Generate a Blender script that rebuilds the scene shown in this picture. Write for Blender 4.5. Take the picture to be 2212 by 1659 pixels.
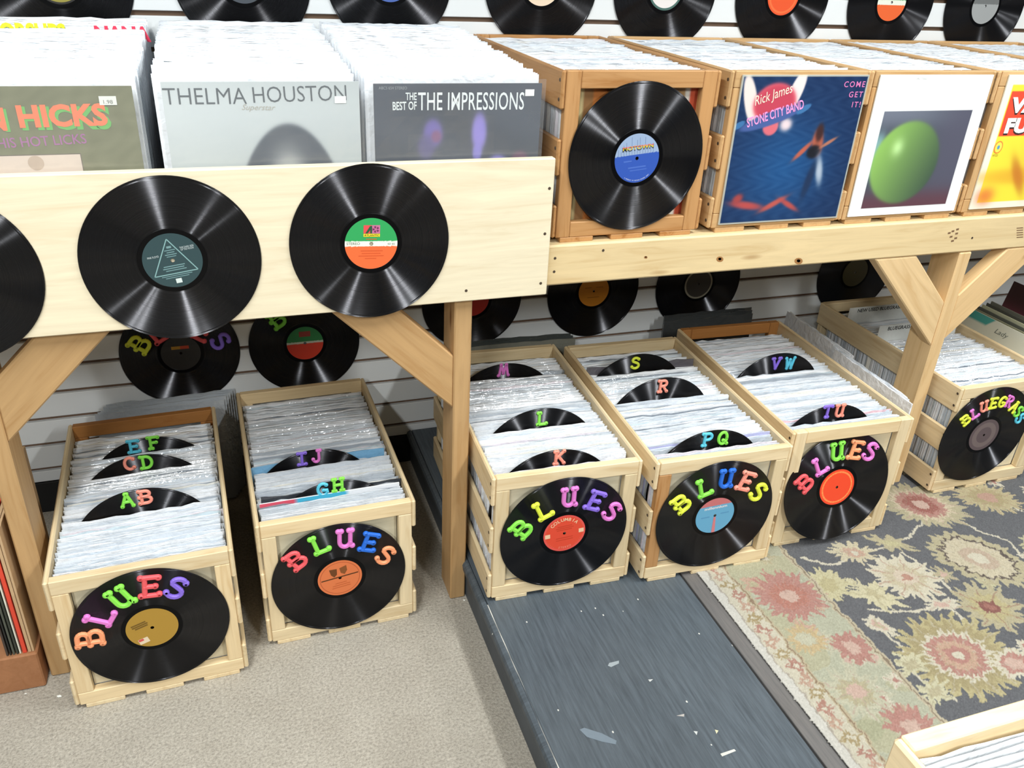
import bpy, bmesh, math, random
import numpy as np
from mathutils import Matrix, Vector
random.seed(7); rng = np.random.default_rng(11)
for o in list(bpy.data.objects): bpy.data.objects.remove(o)
scene = bpy.context.scene; COL = scene.collection
PI = math.pi

# ------------------------------------------------------------------ camera
FPX = 1825.5
CAM = np.array([-0.6243, -1.5324, 1.4683]); YAW, PITCH, ROLL = .3492, .4878, .0525
cF = np.array([math.sin(YAW)*math.cos(PITCH), math.cos(YAW)*math.cos(PITCH), -math.sin(PITCH)])
_r = np.cross(cF, [0, 0, 1]); _r /= np.linalg.norm(_r); _u = np.cross(_r, cF)
cR = _r*math.cos(ROLL)+_u*math.sin(ROLL); cU = -_r*math.sin(ROLL)+_u*math.cos(ROLL)
cam = bpy.data.objects.new('camera', bpy.data.cameras.new('camera')); COL.objects.link(cam)
cam.data.sensor_width = 36; cam.data.lens = FPX/2212*36; cam.data.clip_start = .02
M = Matrix.Identity(4)
for i in range(3):
    M[i][0], M[i][1], M[i][2], M[i][3] = cR[i], cU[i], -cF[i], CAM[i]
cam.matrix_world = M; scene.camera = cam

# ------------------------------------------------------------------ light
w = bpy.data.worlds.new('room'); scene.world = w; w.use_nodes = True
bg = w.node_tree.nodes['Background']; bg.inputs[0].default_value = (.90, .95, 1, 1); bg.inputs[1].default_value = .075
def lamp(x, y, power, sx=1.2, sy=.14, rz=0, z=2.55):
    l = bpy.data.lights.new('fluorescent_tube', 'AREA'); l.shape = 'RECTANGLE'; l.size = sx; l.size_y = sy
    l.energy = power; l.color = (.97, 1, .99)
    o = bpy.data.objects.new('fluorescent_tube', l); COL.objects.link(o); o.location = (x, y, z); o.rotation_euler = (0, 0, rz)
for lx in (-1.15, .95, 3.0):
    lamp(lx, -.95, 43, rz=PI/2)
for lx in (-1.7, .75):
    lamp(lx, -3.1, 72, rz=PI/2)
vs = scene.view_settings; vs.view_transform = 'Standard'; vs.look = 'None'; vs.gamma = 1; vs.use_curve_mapping = False
vs.exposure = .17

# ------------------------------------------------------------------ pixel helpers
def ray(u, v): return cF+cR*(u-1106)/FPX-cU*(v-829.5)/FPX
def hit(ax, val, u, v):
    d = ray(u, v); return CAM+d*(val-CAM[ax])/d[ax]
def hit_plane(p0, n, u, v):
    d = ray(u, v); return CAM+d*(np.dot(np.array(p0)-CAM, n)/np.dot(d, n))

# ------------------------------------------------------------------ colours and materials
def lin(c):
    c = np.asarray(c, float)/255.; return np.where(c <= .04045, c/12.92, ((c+.055)/1.055)**2.4)
def L4(c): return tuple(float(x) for x in lin(c))+(1,)
_m = {}
class NT:
    def __init__(s, name):
        s.m = bpy.data.materials.new(name); s.m.use_nodes = True; s.t = s.m.node_tree
        s.b = s.t.nodes['Principled BSDF']
    def n(s, typ, **kw):
        x = s.t.nodes.new(typ)
        for k, v in kw.items(): setattr(x, k, v)
        return x
    def l(s, a, b): s.t.links.new(a, b)
    def setb(s, **kw):
        for k, v in kw.items(): s.b.inputs[k.replace('_', ' ')].default_value = v
    def mix(s, fac, a, b, mode='MIX'):
        x = s.n('ShaderNodeMix', data_type='RGBA', blend_type=mode)
        for i, v in ((0, fac), (6, a), (7, b)):
            if hasattr(v, 'links'): s.l(v, x.inputs[i])
            else: x.inputs[i].default_value = v
        return x.outputs[2]
    def math(s, op, a, b=None):
        x = s.n('ShaderNodeMath', operation=op)
        for i, v in ((0, a), (1, b)):
            if v is None: continue
            if hasattr(v, 'links'): s.l(v, x.inputs[i])
            else: x.inputs[i].default_value = v
        return x.outputs[0]
    def ramp(s, fac, stops):
        x = s.n('ShaderNodeValToRGB'); e = x.color_ramp.elements
        while len(e) < len(stops): e.new(.5)
        for k, (p, c) in zip(e, stops): k.position = p; k.color = c
        s.l(fac, x.inputs[0]); return x.outputs[0]
    def noise(s, vec, scale, detail=3, rough=.55, dist=0):
        x = s.n('ShaderNodeTexNoise'); x.inputs['Scale'].default_value = scale; x.inputs['Detail'].default_value = detail
        x.inputs['Roughness'].default_value = rough; x.inputs['Distortion'].default_value = dist
        s.l(vec, x.inputs['Vector']); return x.outputs['Fac']
    def bump(s, h, strength, dist=.001):
        x = s.n('ShaderNodeBump'); x.inputs['Strength'].default_value = strength; x.inputs['Distance'].default_value = dist
        s.l(h, x.inputs['Height']); s.l(x.outputs[0], s.b.inputs['Normal'])
    def coords(s, scale=(1, 1, 1), rand=True):
        tc = s.n('ShaderNodeTexCoord'); mp = s.n('ShaderNodeMapping'); mp.inputs['Scale'].default_value = scale
        src = tc.outputs['Object']
        if rand:
            oi = s.n('ShaderNodeObjectInfo'); mu = s.n('ShaderNodeVectorMath', operation='SCALE')
            cx = s.n('ShaderNodeCombineXYZ')
            s.l(oi.outputs['Random'], cx.inputs[0]); s.l(oi.outputs['Random'], cx.inputs[1]); s.l(oi.outputs['Random'], cx.inputs[2])
            s.l(cx.outputs[0], mu.inputs[0]); mu.inputs['Scale'].default_value = 13.7
            ad = s.n('ShaderNodeVectorMath', operation='ADD'); s.l(src, ad.inputs[0]); s.l(mu.outputs[0], ad.inputs[1]); src = ad.outputs[0]
        s.l(src, mp.inputs[0]); return mp.outputs[0]
def flat(name, c, rough=.5, spec=.4):
    if name in _m: return _m[name]
    k = NT(name); k.setb(Base_Color=L4(c), Roughness=rough); k.b.inputs['Specular IOR Level'].default_value = spec
    v = k.coords((1, 1, 1), False); f = k.noise(v, 90, 2)
    k.l(k.mix(f, tuple(x*.94 for x in L4(c)[:3])+(1,), tuple(min(1, x*1.05) for x in L4(c)[:3])+(1,)), k.b.inputs['Base Color'])
    _m[name] = k.m; return k.m
def wood(name, c, contrast=.22, rough=.5, knots=True):
    if name in _m: return _m[name]
    k = NT(name); base = np.array(L4(c)[:3])
    d = tuple(base*np.array([1-contrast*.8, 1-contrast*1.25, 1-contrast*1.8]).clip(.1))+(1,); hi = tuple((base*1.1).clip(0, .95))+(1,)
    v = k.coords((2.2, 26, 26)); f = k.noise(v, 1.6, 4, .6, 1.2)
    v2 = k.coords((5, 240, 240)); f2 = k.noise(v2, 1, 2)
    col = k.ramp(f, [(.30, d), (.48, tuple(base)+(1,)), (.66, hi)])
    col = k.mix(k.math('MULTIPLY', f2, .35), col, d)
    oi = k.n('ShaderNodeObjectInfo'); r = k.ramp(oi.outputs['Random'], [(0, (.86, .84, .80, 1)), (.5, (1, 1, 1, 1)), (1, (1.0, .95, .88, 1))])
    col = k.mix(1, col, r, 'MULTIPLY')
    if knots:
        vo = k.n('ShaderNodeTexVoronoi'); vo.inputs['Scale'].default_value = 1; k.l(k.coords((3.2, 14, 14)), vo.inputs['Vector'])
        kn = k.ramp(vo.outputs['Distance'], [(.05, (1, 1, 1, 1)), (.13, (0, 0, 0, 1))])
        col = k.mix(kn, col, tuple(base*np.array([.45, .3, .18]))+(1,))
    k.l(col, k.b.inputs['Base Color']); k.setb(Roughness=rough); k.b.inputs['Specular IOR Level'].default_value = .3
    k.bump(f2, .15, .0006); _m[name] = k.m; return k.m
WB = lambda: wood('pale_board_wood', (236, 225, 198), .10, .5, False)
WBEAM = lambda: wood('beam_pine', (230, 208, 164), .16)
WPOST = lambda: wood('post_fir', (188, 153, 108), .16)
WPOST2 = lambda: wood('light_fir', (220, 191, 146), .16)
WCR = lambda: wood('crate_pine', (228, 209, 172), .18, .5, False)
WRED = lambda: wood('crate_stained_wood', (188, 144, 96), .34, .5, False)
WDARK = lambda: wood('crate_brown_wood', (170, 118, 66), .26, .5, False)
def vinyl():
    """black vinyl: a glossy base plus two lobes for the two walls of the circular groove"""
    if 'vinyl' in _m: return _m['vinyl']
    k = NT('vinyl'); k.setb(Base_Color=(.0025, .0025, .003, 1), Roughness=.28); k.b.inputs['Specular IOR Level'].default_value = .12
    tc = k.n('ShaderNodeTexCoord'); ln = k.n('ShaderNodeVectorMath', operation='LENGTH'); k.l(tc.outputs['Object'], ln.inputs[0])
    wv = k.n('ShaderNodeCombineXYZ'); k.l(ln.outputs['Value'], wv.inputs[0]); f = k.noise(wv.outputs[0], 300, 3, .8)
    groove = k.math('GREATER_THAN', ln.outputs['Value'], .0585); amt = k.math('MULTIPLY', groove, k.math('MULTIPLY', f, .017))
    col = k.n('ShaderNodeCombineColor'); k.l(amt, col.inputs[0]); k.l(amt, col.inputs[1]); k.l(k.math('MULTIPLY', amt, 1.08), col.inputs[2])
    flat_ = k.n('ShaderNodeVectorMath', operation='MULTIPLY'); k.l(tc.outputs['Object'], flat_.inputs[0]); flat_.inputs[1].default_value = (1, 1, 0)
    nr = k.n('ShaderNodeVectorMath', operation='NORMALIZE'); k.l(flat_.outputs[0], nr.inputs[0])
    vt = k.n('ShaderNodeVectorTransform', vector_type='NORMAL', convert_from='OBJECT', convert_to='WORLD'); k.l(nr.outputs[0], vt.inputs[0])
    geo = k.n('ShaderNodeNewGeometry'); last = k.b.outputs[0]
    for tilt in (.60, -.60, 1.10, -1.10):
        sc = k.n('ShaderNodeVectorMath', operation='SCALE'); k.l(vt.outputs[0], sc.inputs[0]); sc.inputs['Scale'].default_value = tilt
        ad = k.n('ShaderNodeVectorMath', operation='ADD'); k.l(geo.outputs['Normal'], ad.inputs[0]); k.l(sc.outputs[0], ad.inputs[1])
        nn = k.n('ShaderNodeVectorMath', operation='NORMALIZE'); k.l(ad.outputs[0], nn.inputs[0])
        g = k.n('ShaderNodeBsdfGlossy'); g.inputs['Roughness'].default_value = .155; k.l(col.outputs[0], g.inputs['Color']); k.l(nn.outputs[0], g.inputs['Normal'])
        a = k.n('ShaderNodeAddShader'); k.l(last, a.inputs[0]); k.l(g.outputs[0], a.inputs[1]); last = a.outputs[0]
    k.l(last, k.t.nodes['Material Output'].inputs[0])
    _m['vinyl'] = k.m; return k.m
def attr_mat(name, attr='Col', rough=.45, noise=0.):
    if name in _m: return _m[name]
    k = NT(name); a = k.n('ShaderNodeAttribute', attribute_name=attr); col = a.outputs['Color']
    if noise:
        f = k.noise(k.coords((1, 1, 1), False), 420, 3, .8); col = k.mix(1, col, k.ramp(f, [(.3, (1-noise,)*3+(1,)), (.7, (1,)*3+(1,))]), 'MULTIPLY')
        k.bump(f, .5, .003)
    k.l(col, k.b.inputs['Base Color']); k.setb(Roughness=rough); _m[name] = k.m; return k.m
def sleeve_mat(use_obj):
    nm = 'plastic_sleeve_object' if use_obj else 'plastic_sleeve_stack'
    if nm in _m: return _m[nm]
    k = NT(nm)
    if use_obj: col = k.n('ShaderNodeObjectInfo').outputs['Color']
    else: col = k.n('ShaderNodeAttribute', attribute_name='Col').outputs['Color']
    k.l(col, k.b.inputs['Base Color']); k.setb(Roughness=.16); k.b.inputs['Specular IOR Level'].default_value = .75
    k.b.inputs['Coat Weight'].default_value = .4; k.b.inputs['Coat Roughness'].default_value = .08
    v = k.coords((1, 1, 1), False) if not use_obj else k.coords((1, 1, 1), True)
    f = k.noise(v, 60, 2, .5, .4); k.bump(f, .55, .005); _m[nm] = k.m; return k.m
def film_mat():
    if 'film' in _m: return _m['film']
    k = NT('clear_plastic_film'); tr = k.n('ShaderNodeBsdfTransparent'); gl = k.n('ShaderNodeBsdfGlossy'); gl.inputs['Roughness'].default_value = .22
    df = k.n('ShaderNodeBsdfDiffuse'); df.inputs[0].default_value = (.8, .84, .88, 1)
    m1 = k.n('ShaderNodeMixShader'); m1.inputs[0].default_value = .5; k.l(gl.outputs[0], m1.inputs[1]); k.l(df.outputs[0], m1.inputs[2])
    m2 = k.n('ShaderNodeMixShader'); m2.inputs[0].default_value = .16; k.l(tr.outputs[0], m2.inputs[1]); k.l(m1.outputs[0], m2.inputs[2])
    f = k.noise(k.coords((1, 1, 1), False), 18, 2); bp_ = k.n('ShaderNodeBump'); bp_.inputs['Strength'].default_value = .3; bp_.inputs['Distance'].default_value = .004
    k.l(f, bp_.inputs['Height']); k.l(bp_.outputs[0], gl.inputs['Normal'])
    k.l(m2.outputs[0], k.t.nodes['Material Output'].inputs[0]); _m['film'] = k.m; return k.m

# ------------------------------------------------------------------ object helpers
def tag(o, label=None, cat=None, group=None, kind=None):
    if label: o['label'] = label
    if cat: o['category'] = cat
    if group: o['group'] = group
    if kind: o['kind'] = kind
    return o
def link(name, mesh, parent=None, mat=None):
    o = bpy.data.objects.new(name, mesh); COL.objects.link(o)
    if parent is not None: o.parent = parent
    if mat is not None and mesh is not None and not mesh.materials: mesh.materials.append(mat)
    return o
def empty(name, loc, rz=0):
    o = bpy.data.objects.new(name, None); COL.objects.link(o); o.location = loc; o.rotation_euler = (0, 0, rz); o.empty_display_size = .05; return o
_boxes = {}
def box_mesh(lx, ly, lz, bev, mat):
    key = (round(lx, 4), round(ly, 4), round(lz, 4), bev, mat.name)
    if key in _boxes: return _boxes[key]
    bm = bmesh.new(); bmesh.ops.create_cube(bm, size=1); bmesh.ops.scale(bm, vec=(lx, ly, lz), verts=bm.verts)
    if bev: bmesh.ops.bevel(bm, geom=bm.edges[:], offset=bev, segments=1, affect='EDGES')
    me = bpy.data.meshes.new('board'); bm.to_mesh(me); bm.free(); me.materials.append(mat); _boxes[key] = me; return me
def board(name, x0, x1, y0, y1, z0, z1, mat, parent=None, bev=.0015):
    """box between bounds; the mesh is made with its longest side along local X so that the grain follows it"""
    d = [x1-x0, y1-y0, z1-z0]; c = ((x0+x1)/2, (y0+y1)/2, (z0+z1)/2); a = d.index(max(d))
    if a == 0: me = box_mesh(d[0], d[1], d[2], bev, mat); rot = (0, 0, 0)
    elif a == 1: me = box_mesh(d[1], d[0], d[2], bev, mat); rot = (0, 0, PI/2)
    else: me = box_mesh(d[2], d[1], d[0], bev, mat); rot = (0, -PI/2, 0)
    o = link(name, me, parent); o.location = c; o.rotation_euler = rot; return o
def nail(parent, loc, normal, r=.0033, mat=None):
    """small round nail head lying on a face of the parent, in the parent's own space"""
    if 'nail' not in _boxes:
        bm = bmesh.new(); bmesh.ops.create_cone(bm, cap_ends=True, segments=10, radius1=1, radius2=.8, depth=1)
        me = bpy.data.meshes.new('nail'); bm.to_mesh(me); bm.free(); me.materials.append(flat('nail_steel', (74, 62, 50), .5)); _boxes['nail'] = me
    o = link('nail', _boxes['nail'], parent); o.location = loc; o.rotation_mode = 'QUATERNION'
    o.rotation_quaternion = Vector(normal).to_track_quat('Z', 'Y'); o.scale = (r, r, .0012); return o
def world_nail(parent_obj, p, normal=(0, -1, 0), r=.0035):
    bpy.context.view_layer.update(); inv = parent_obj.matrix_world.inverted(); q = inv @ Vector(p); n = inv.to_3x3() @ Vector(normal)
    return nail(parent_obj, q, n, r)
def grid_art(name, w_, h_, nx, ny, fn, mat, parent, z=0.):
    """flat printed sheet in the XY plane (x 0..w, y 0..h); fn(U,V) gives sRGB 0..255"""
    xs = np.linspace(0, 1, nx+1); ys = np.linspace(0, 1, ny+1); U, V = np.meshgrid(xs, ys)
    co = np.stack([U*w_, V*h_, np.full_like(U, z)], -1).reshape(-1, 3)
    i = np.arange(nx*ny); a = (i//nx)*(nx+1)+i % nx; fc = np.stack([a, a+1, a+nx+2, a+nx+1], 1)
    return _np_mesh(name, co, fc, lin(np.clip(fn(U, V), 0, 255)).reshape(-1, 3), mat, parent)
def _np_mesh(name, co, fc, colr, mat, parent, smooth=False):
    me = bpy.data.meshes.new(name); me.vertices.add(len(co)); me.vertices.foreach_set('co', co.astype(np.float32).ravel())
    k = fc.shape[1]; me.loops.add(fc.size); me.loops.foreach_set('vertex_index', fc.astype(np.int32).ravel())
    me.polygons.add(len(fc)); me.polygons.foreach_set('loop_start', np.arange(0, fc.size, k, dtype=np.int32))
    if colr is not None:
        at = me.color_attributes.new('Col', 'FLOAT_COLOR', 'POINT'); at.data.foreach_set('color', np.concatenate([colr, np.ones((len(colr), 1))], 1).astype(np.float32).ravel())
    me.update(calc_edges=True); me.validate(); me.materials.append(mat); return link(name, me, parent)
_text_cache = {}
def text_mesh(s, bold=0., shear=0., space=1.):
    key = (s, bold, shear, space)
    if key not in _text_cache:
        cu = bpy.data.curves.new('t', 'FONT'); cu.body = s; cu.offset = bold; cu.shear = shear; cu.space_character = space; cu.resolution_u = 3
        ob = bpy.data.objects.new('t', cu); COL.objects.link(ob); bpy.context.view_layer.update()
        me = bpy.data.meshes.new_from_object(ob.evaluated_get(bpy.context.evaluated_depsgraph_get()))
        v = np.zeros(len(me.vertices)*3); me.vertices.foreach_get('co', v); v = v.reshape(-1, 3)
        fs = [tuple(p.vertices) for p in me.polygons]; bpy.data.objects.remove(ob); bpy.data.curves.remove(cu); bpy.data.meshes.remove(me)
        _text_cache[key] = (v, fs)
    return _text_cache[key]
def text(parent, s, x, y, height, color, width=None, rot=0., z=.0004, bold=.0, shear=0., space=1., align='C', name='lettering', rough=.5):
    """flat printed words as thin faces; (x,y) is the middle of the line (or its left/right end)"""
    v, fs = text_mesh(s, bold, shear, space); mn, mx = v.min(0), v.max(0); sz = mx-mn
    sy = height/sz[1]; sx = width/sz[0] if width else sy
    q = (v-mn)*[sx, sy, 0]; W_, H_ = sz[0]*sx, height
    q[:, 0] -= {'C': W_/2, 'L': 0, 'R': W_}[align]; q[:, 1] -= H_/2
    c, sn = math.cos(rot), math.sin(rot); X = q[:, 0]*c-q[:, 1]*sn+x; Y = q[:, 0]*sn+q[:, 1]*c+y
    me = bpy.data.meshes.new(name); me.from_pydata([(a, b, z) for a, b in zip(X, Y)], [], fs); me.update()
    return link(name, me, parent, flat('ink_%d_%d_%d' % tuple(color), color, rough))
def arc_text(parent, s, r, a_mid, h, color, step, z=.0004, flip=False, bold=0., name='lettering'):
    vs_, fs_ = [], []
    n = len(s)
    for i, ch in enumerate(s):
        if ch == ' ': continue
        a = a_mid+(-1 if not flip else 1)*(i-(n-1)/2)*step
        v, fs = text_mesh(ch, bold); mn, mx = v.min(0), v.max(0); q = (v-mn)*(h/.7); q[:, 0] -= (mx-mn)[0]*h/.7/2; q[:, 1] -= h/2
        ro = a-PI/2 if not flip else a+PI/2
        c, sn = math.cos(ro), math.sin(ro); k = len(vs_)
        vs_ += [(px*c-py*sn+r*math.cos(a), px*sn+py*c+r*math.sin(a), z) for px, py, _ in q]; fs_ += [tuple(j+k for j in f) for f in fs]
    me = bpy.data.meshes.new(name); me.from_pydata(vs_, [], fs_); me.update()
    return link(name, me, parent, flat('ink_%d_%d_%d' % tuple(color), color))
def poly(parent, name, pts, color, z=.0004, rough=.5):
    me = bpy.data.meshes.new(name); me.from_pydata([(a, b, z) for a, b in pts], [], [tuple(range(len(pts)))]); me.update()
    return link(name, me, parent, flat('ink_%d_%d_%d' % tuple(color), color, rough))
def rect(parent, name, x0, y0, x1, y1, color, z=.0004, rough=.5): return poly(parent, name, [(x0, y0), (x1, y0), (x1, y1), (x0, y1)], color, z, rough)

# ================================================================== STRUCTURE
HP = .1138; YW = .6606
# carpet
k = NT('beige_carpet'); v = k.coords((1, 1, 1), False); f = k.noise(v, 170, 4, .75); f2 = k.noise(v, 9, 3)
c = k.ramp(f, [(.28, L4((138, 132, 122))), (.5, L4((180, 173, 160))), (.72, L4((206, 199, 186)))])
c = k.mix(1, c, k.ramp(f2, [(.3, (.90, .89, .88, 1)), (.7, (1, 1, 1, 1))]), 'MULTIPLY'); k.l(c, k.b.inputs['Base Color']); k.setb(Roughness=.95); k.bump(f, .8, .006); CARPET = k.m
me = bpy.data.meshes.new('floor'); me.from_pydata([(-4, -5, 0), (4, -5, 0), (4, .7, 0), (-4, .7, 0)], [], [(0, 1, 2, 3)]); tag(link('floor', me, None, CARPET), 'beige grey short pile carpet floor', kind='structure')
# slat wall
wall = tag(board('wall_back', -3, 4, YW+.012, YW+.03, -.001, 2.2, flat('slatwall_groove_brown', (112, 88, 70), .7), None, 0), 'white slatwall with brown grooves', kind='structure')
k = NT('slatwall_white'); k.setb(Base_Color=L4((226, 229, 230)), Roughness=.38); SLATW = k.m
f = k.noise(k.coords((1, 1, 1), False), 3, 2); k.l(k.mix(f, L4((220, 223, 224)), L4((230, 233, 234))), k.b.inputs['Base Color'])
bpy.context.view_layer.update()
pitch = .0762; z = .5158-.0762*6+.006; first = True
zz = .09
for i in range(30):
    z1 = .5158+.0762*(i-6+1)-.0055; z0 = .5158+.0762*(i-6)+.0055
    if z1 < .10: continue
    z0 = max(z0, .097)
    if z0 > 2.1: break
    o = board('slat', -3, 4, YW, YW+.0125, z0, z1, SLATW, None, .0012)
    o.parent = wall; o.matrix_parent_inverse = wall.matrix_world.inverted()
tag(board('baseboard_back', -3, 4, YW-.004, YW+.012, 0, .095, flat('black_baseboard', (24, 24, 25), .6), None, .001), 'black baseboard under the slatwall', kind='structure')
# platform
def dark_paint(name, c0, c1, fleck=True):
    k = NT(name); v = k.coords((1.0, 16, 1), False); f = k.noise(v, 9, 5, .7, .2); v2 = k.coords((1, 1, 1), False); f3 = k.noise(v2, 3.2, 3)
    c = k.ramp(f, [(.3, L4(c0)), (.7, L4(c1))]); c = k.mix(k.math('MULTIPLY', f3, .35), c, L4((104, 110, 114)))
    if fleck:
        vo = k.n('ShaderNodeTexVoronoi'); vo.inputs['Scale'].default_value = 46; vo.inputs['Randomness'].default_value = 1; k.l(k.coords((.8, 1.2, 1), False), vo.inputs['Vector'])
        d = k.math('LESS_THAN', vo.outputs['Distance'], .10); sel = k.n('ShaderNodeSeparateColor'); k.l(vo.outputs['Color'], sel.inputs[0])
        fl = k.math('MULTIPLY', d, k.math('GREATER_THAN', sel.outputs[0], .84)); c = k.mix(fl, c, L4((196, 196, 190)))
    k.l(c, k.b.inputs['Base Color']); k.setb(Roughness=.55); k.bump(f, .25, .002); return k.m
DP = dark_paint('worn_dark_paint', (46, 55, 63), (82, 92, 101))
plat = empty('platform', (0, 0, 0)); tag(plat, 'low dark grey painted wooden platform', kind='structure')
board('platform_body', -.152, 4, -5, YW-.006, 0, HP-.012, dark_paint('dark_side_paint', (48, 54, 60), (70, 78, 86), False), plat, .001)
board('platform_panel', -.1475, .333, -5, YW-.006, HP-.012, HP, DP, plat, .0012)
board('platform_panel', .338, 4, -5, YW-.006, HP-.012, HP, dark_paint('dusty_paint', (86, 82, 80), (112, 106, 102), False), plat, .0012)
bm = bmesh.new(); prof = [(-.1525, .085), (-.162, .088), (-.1635, .103), (-.160, .110), (-.1535, HP-.001), (-.1495, HP-.0015), (-.1495, .085)]
r0 = [bm.verts.new((x, -5, z)) for x, z in prof]; r1 = [bm.verts.new((x, YW-.006, z)) for x, z in prof]
for i in range(len(prof)):
    j = (i+1) % len(prof); bm.faces.new((r0[i], r1[i], r1[j], r0[j]))
bm.faces.new(r0[::-1]); bm.faces.new(r1); bmesh.ops.recalc_face_normals(bm, faces=bm.faces)
me = bpy.data.meshes.new('edge_trim'); bm.to_mesh(me); bm.free(); link('edge_trim', me, plat, DP)
k = NT('worn_edge_white'); f = k.noise(k.coords((1, 30, 1), False), 3, 3, .7); k.l(k.ramp(f, [(.42, L4((66, 72, 78))), (.56, L4((206, 204, 196)))]), k.b.inputs['Base Color']); k.setb(Roughness=.8)
board('worn_edge_line', -.1496, -.1473, -5, -.14, HP-.008, HP-.0008, k.m, plat, 0)
for pts, col in (([(1252, 1576), (1262, 1572), (1300, 1584), (1332, 1600), (1330, 1608), (1300, 1602), (1268, 1592)], (112, 124, 134)), ([(1313, 1438), (1316, 1432), (1337, 1427), (1337, 1433), (1320, 1441)], (150, 158, 162)), ([(1461, 1546), (1478, 1542), (1478, 1548)], (176, 170, 164)), ([(1556, 1628), (1586, 1618), (1590, 1622), (1560, 1634)], (196, 196, 188)), ([(1400, 1468), (1411, 1467), (1404, 1473)], (190, 192, 190)), ([(1498, 1579), (1507, 1580), (1505, 1588)], (190, 190, 184)), ([(1544, 1576), (1552, 1578), (1548, 1585)], (204, 194, 160))):
    me = bpy.data.meshes.new('scuff_mark'); me.from_pydata([tuple(hit(2, HP+.0004, u, v)) for u, v in pts], [], [tuple(range(len(pts)))]); me.update(); link('scuff_mark', me, plat, flat('scuff_%d' % col[0], col, .7))
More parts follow.
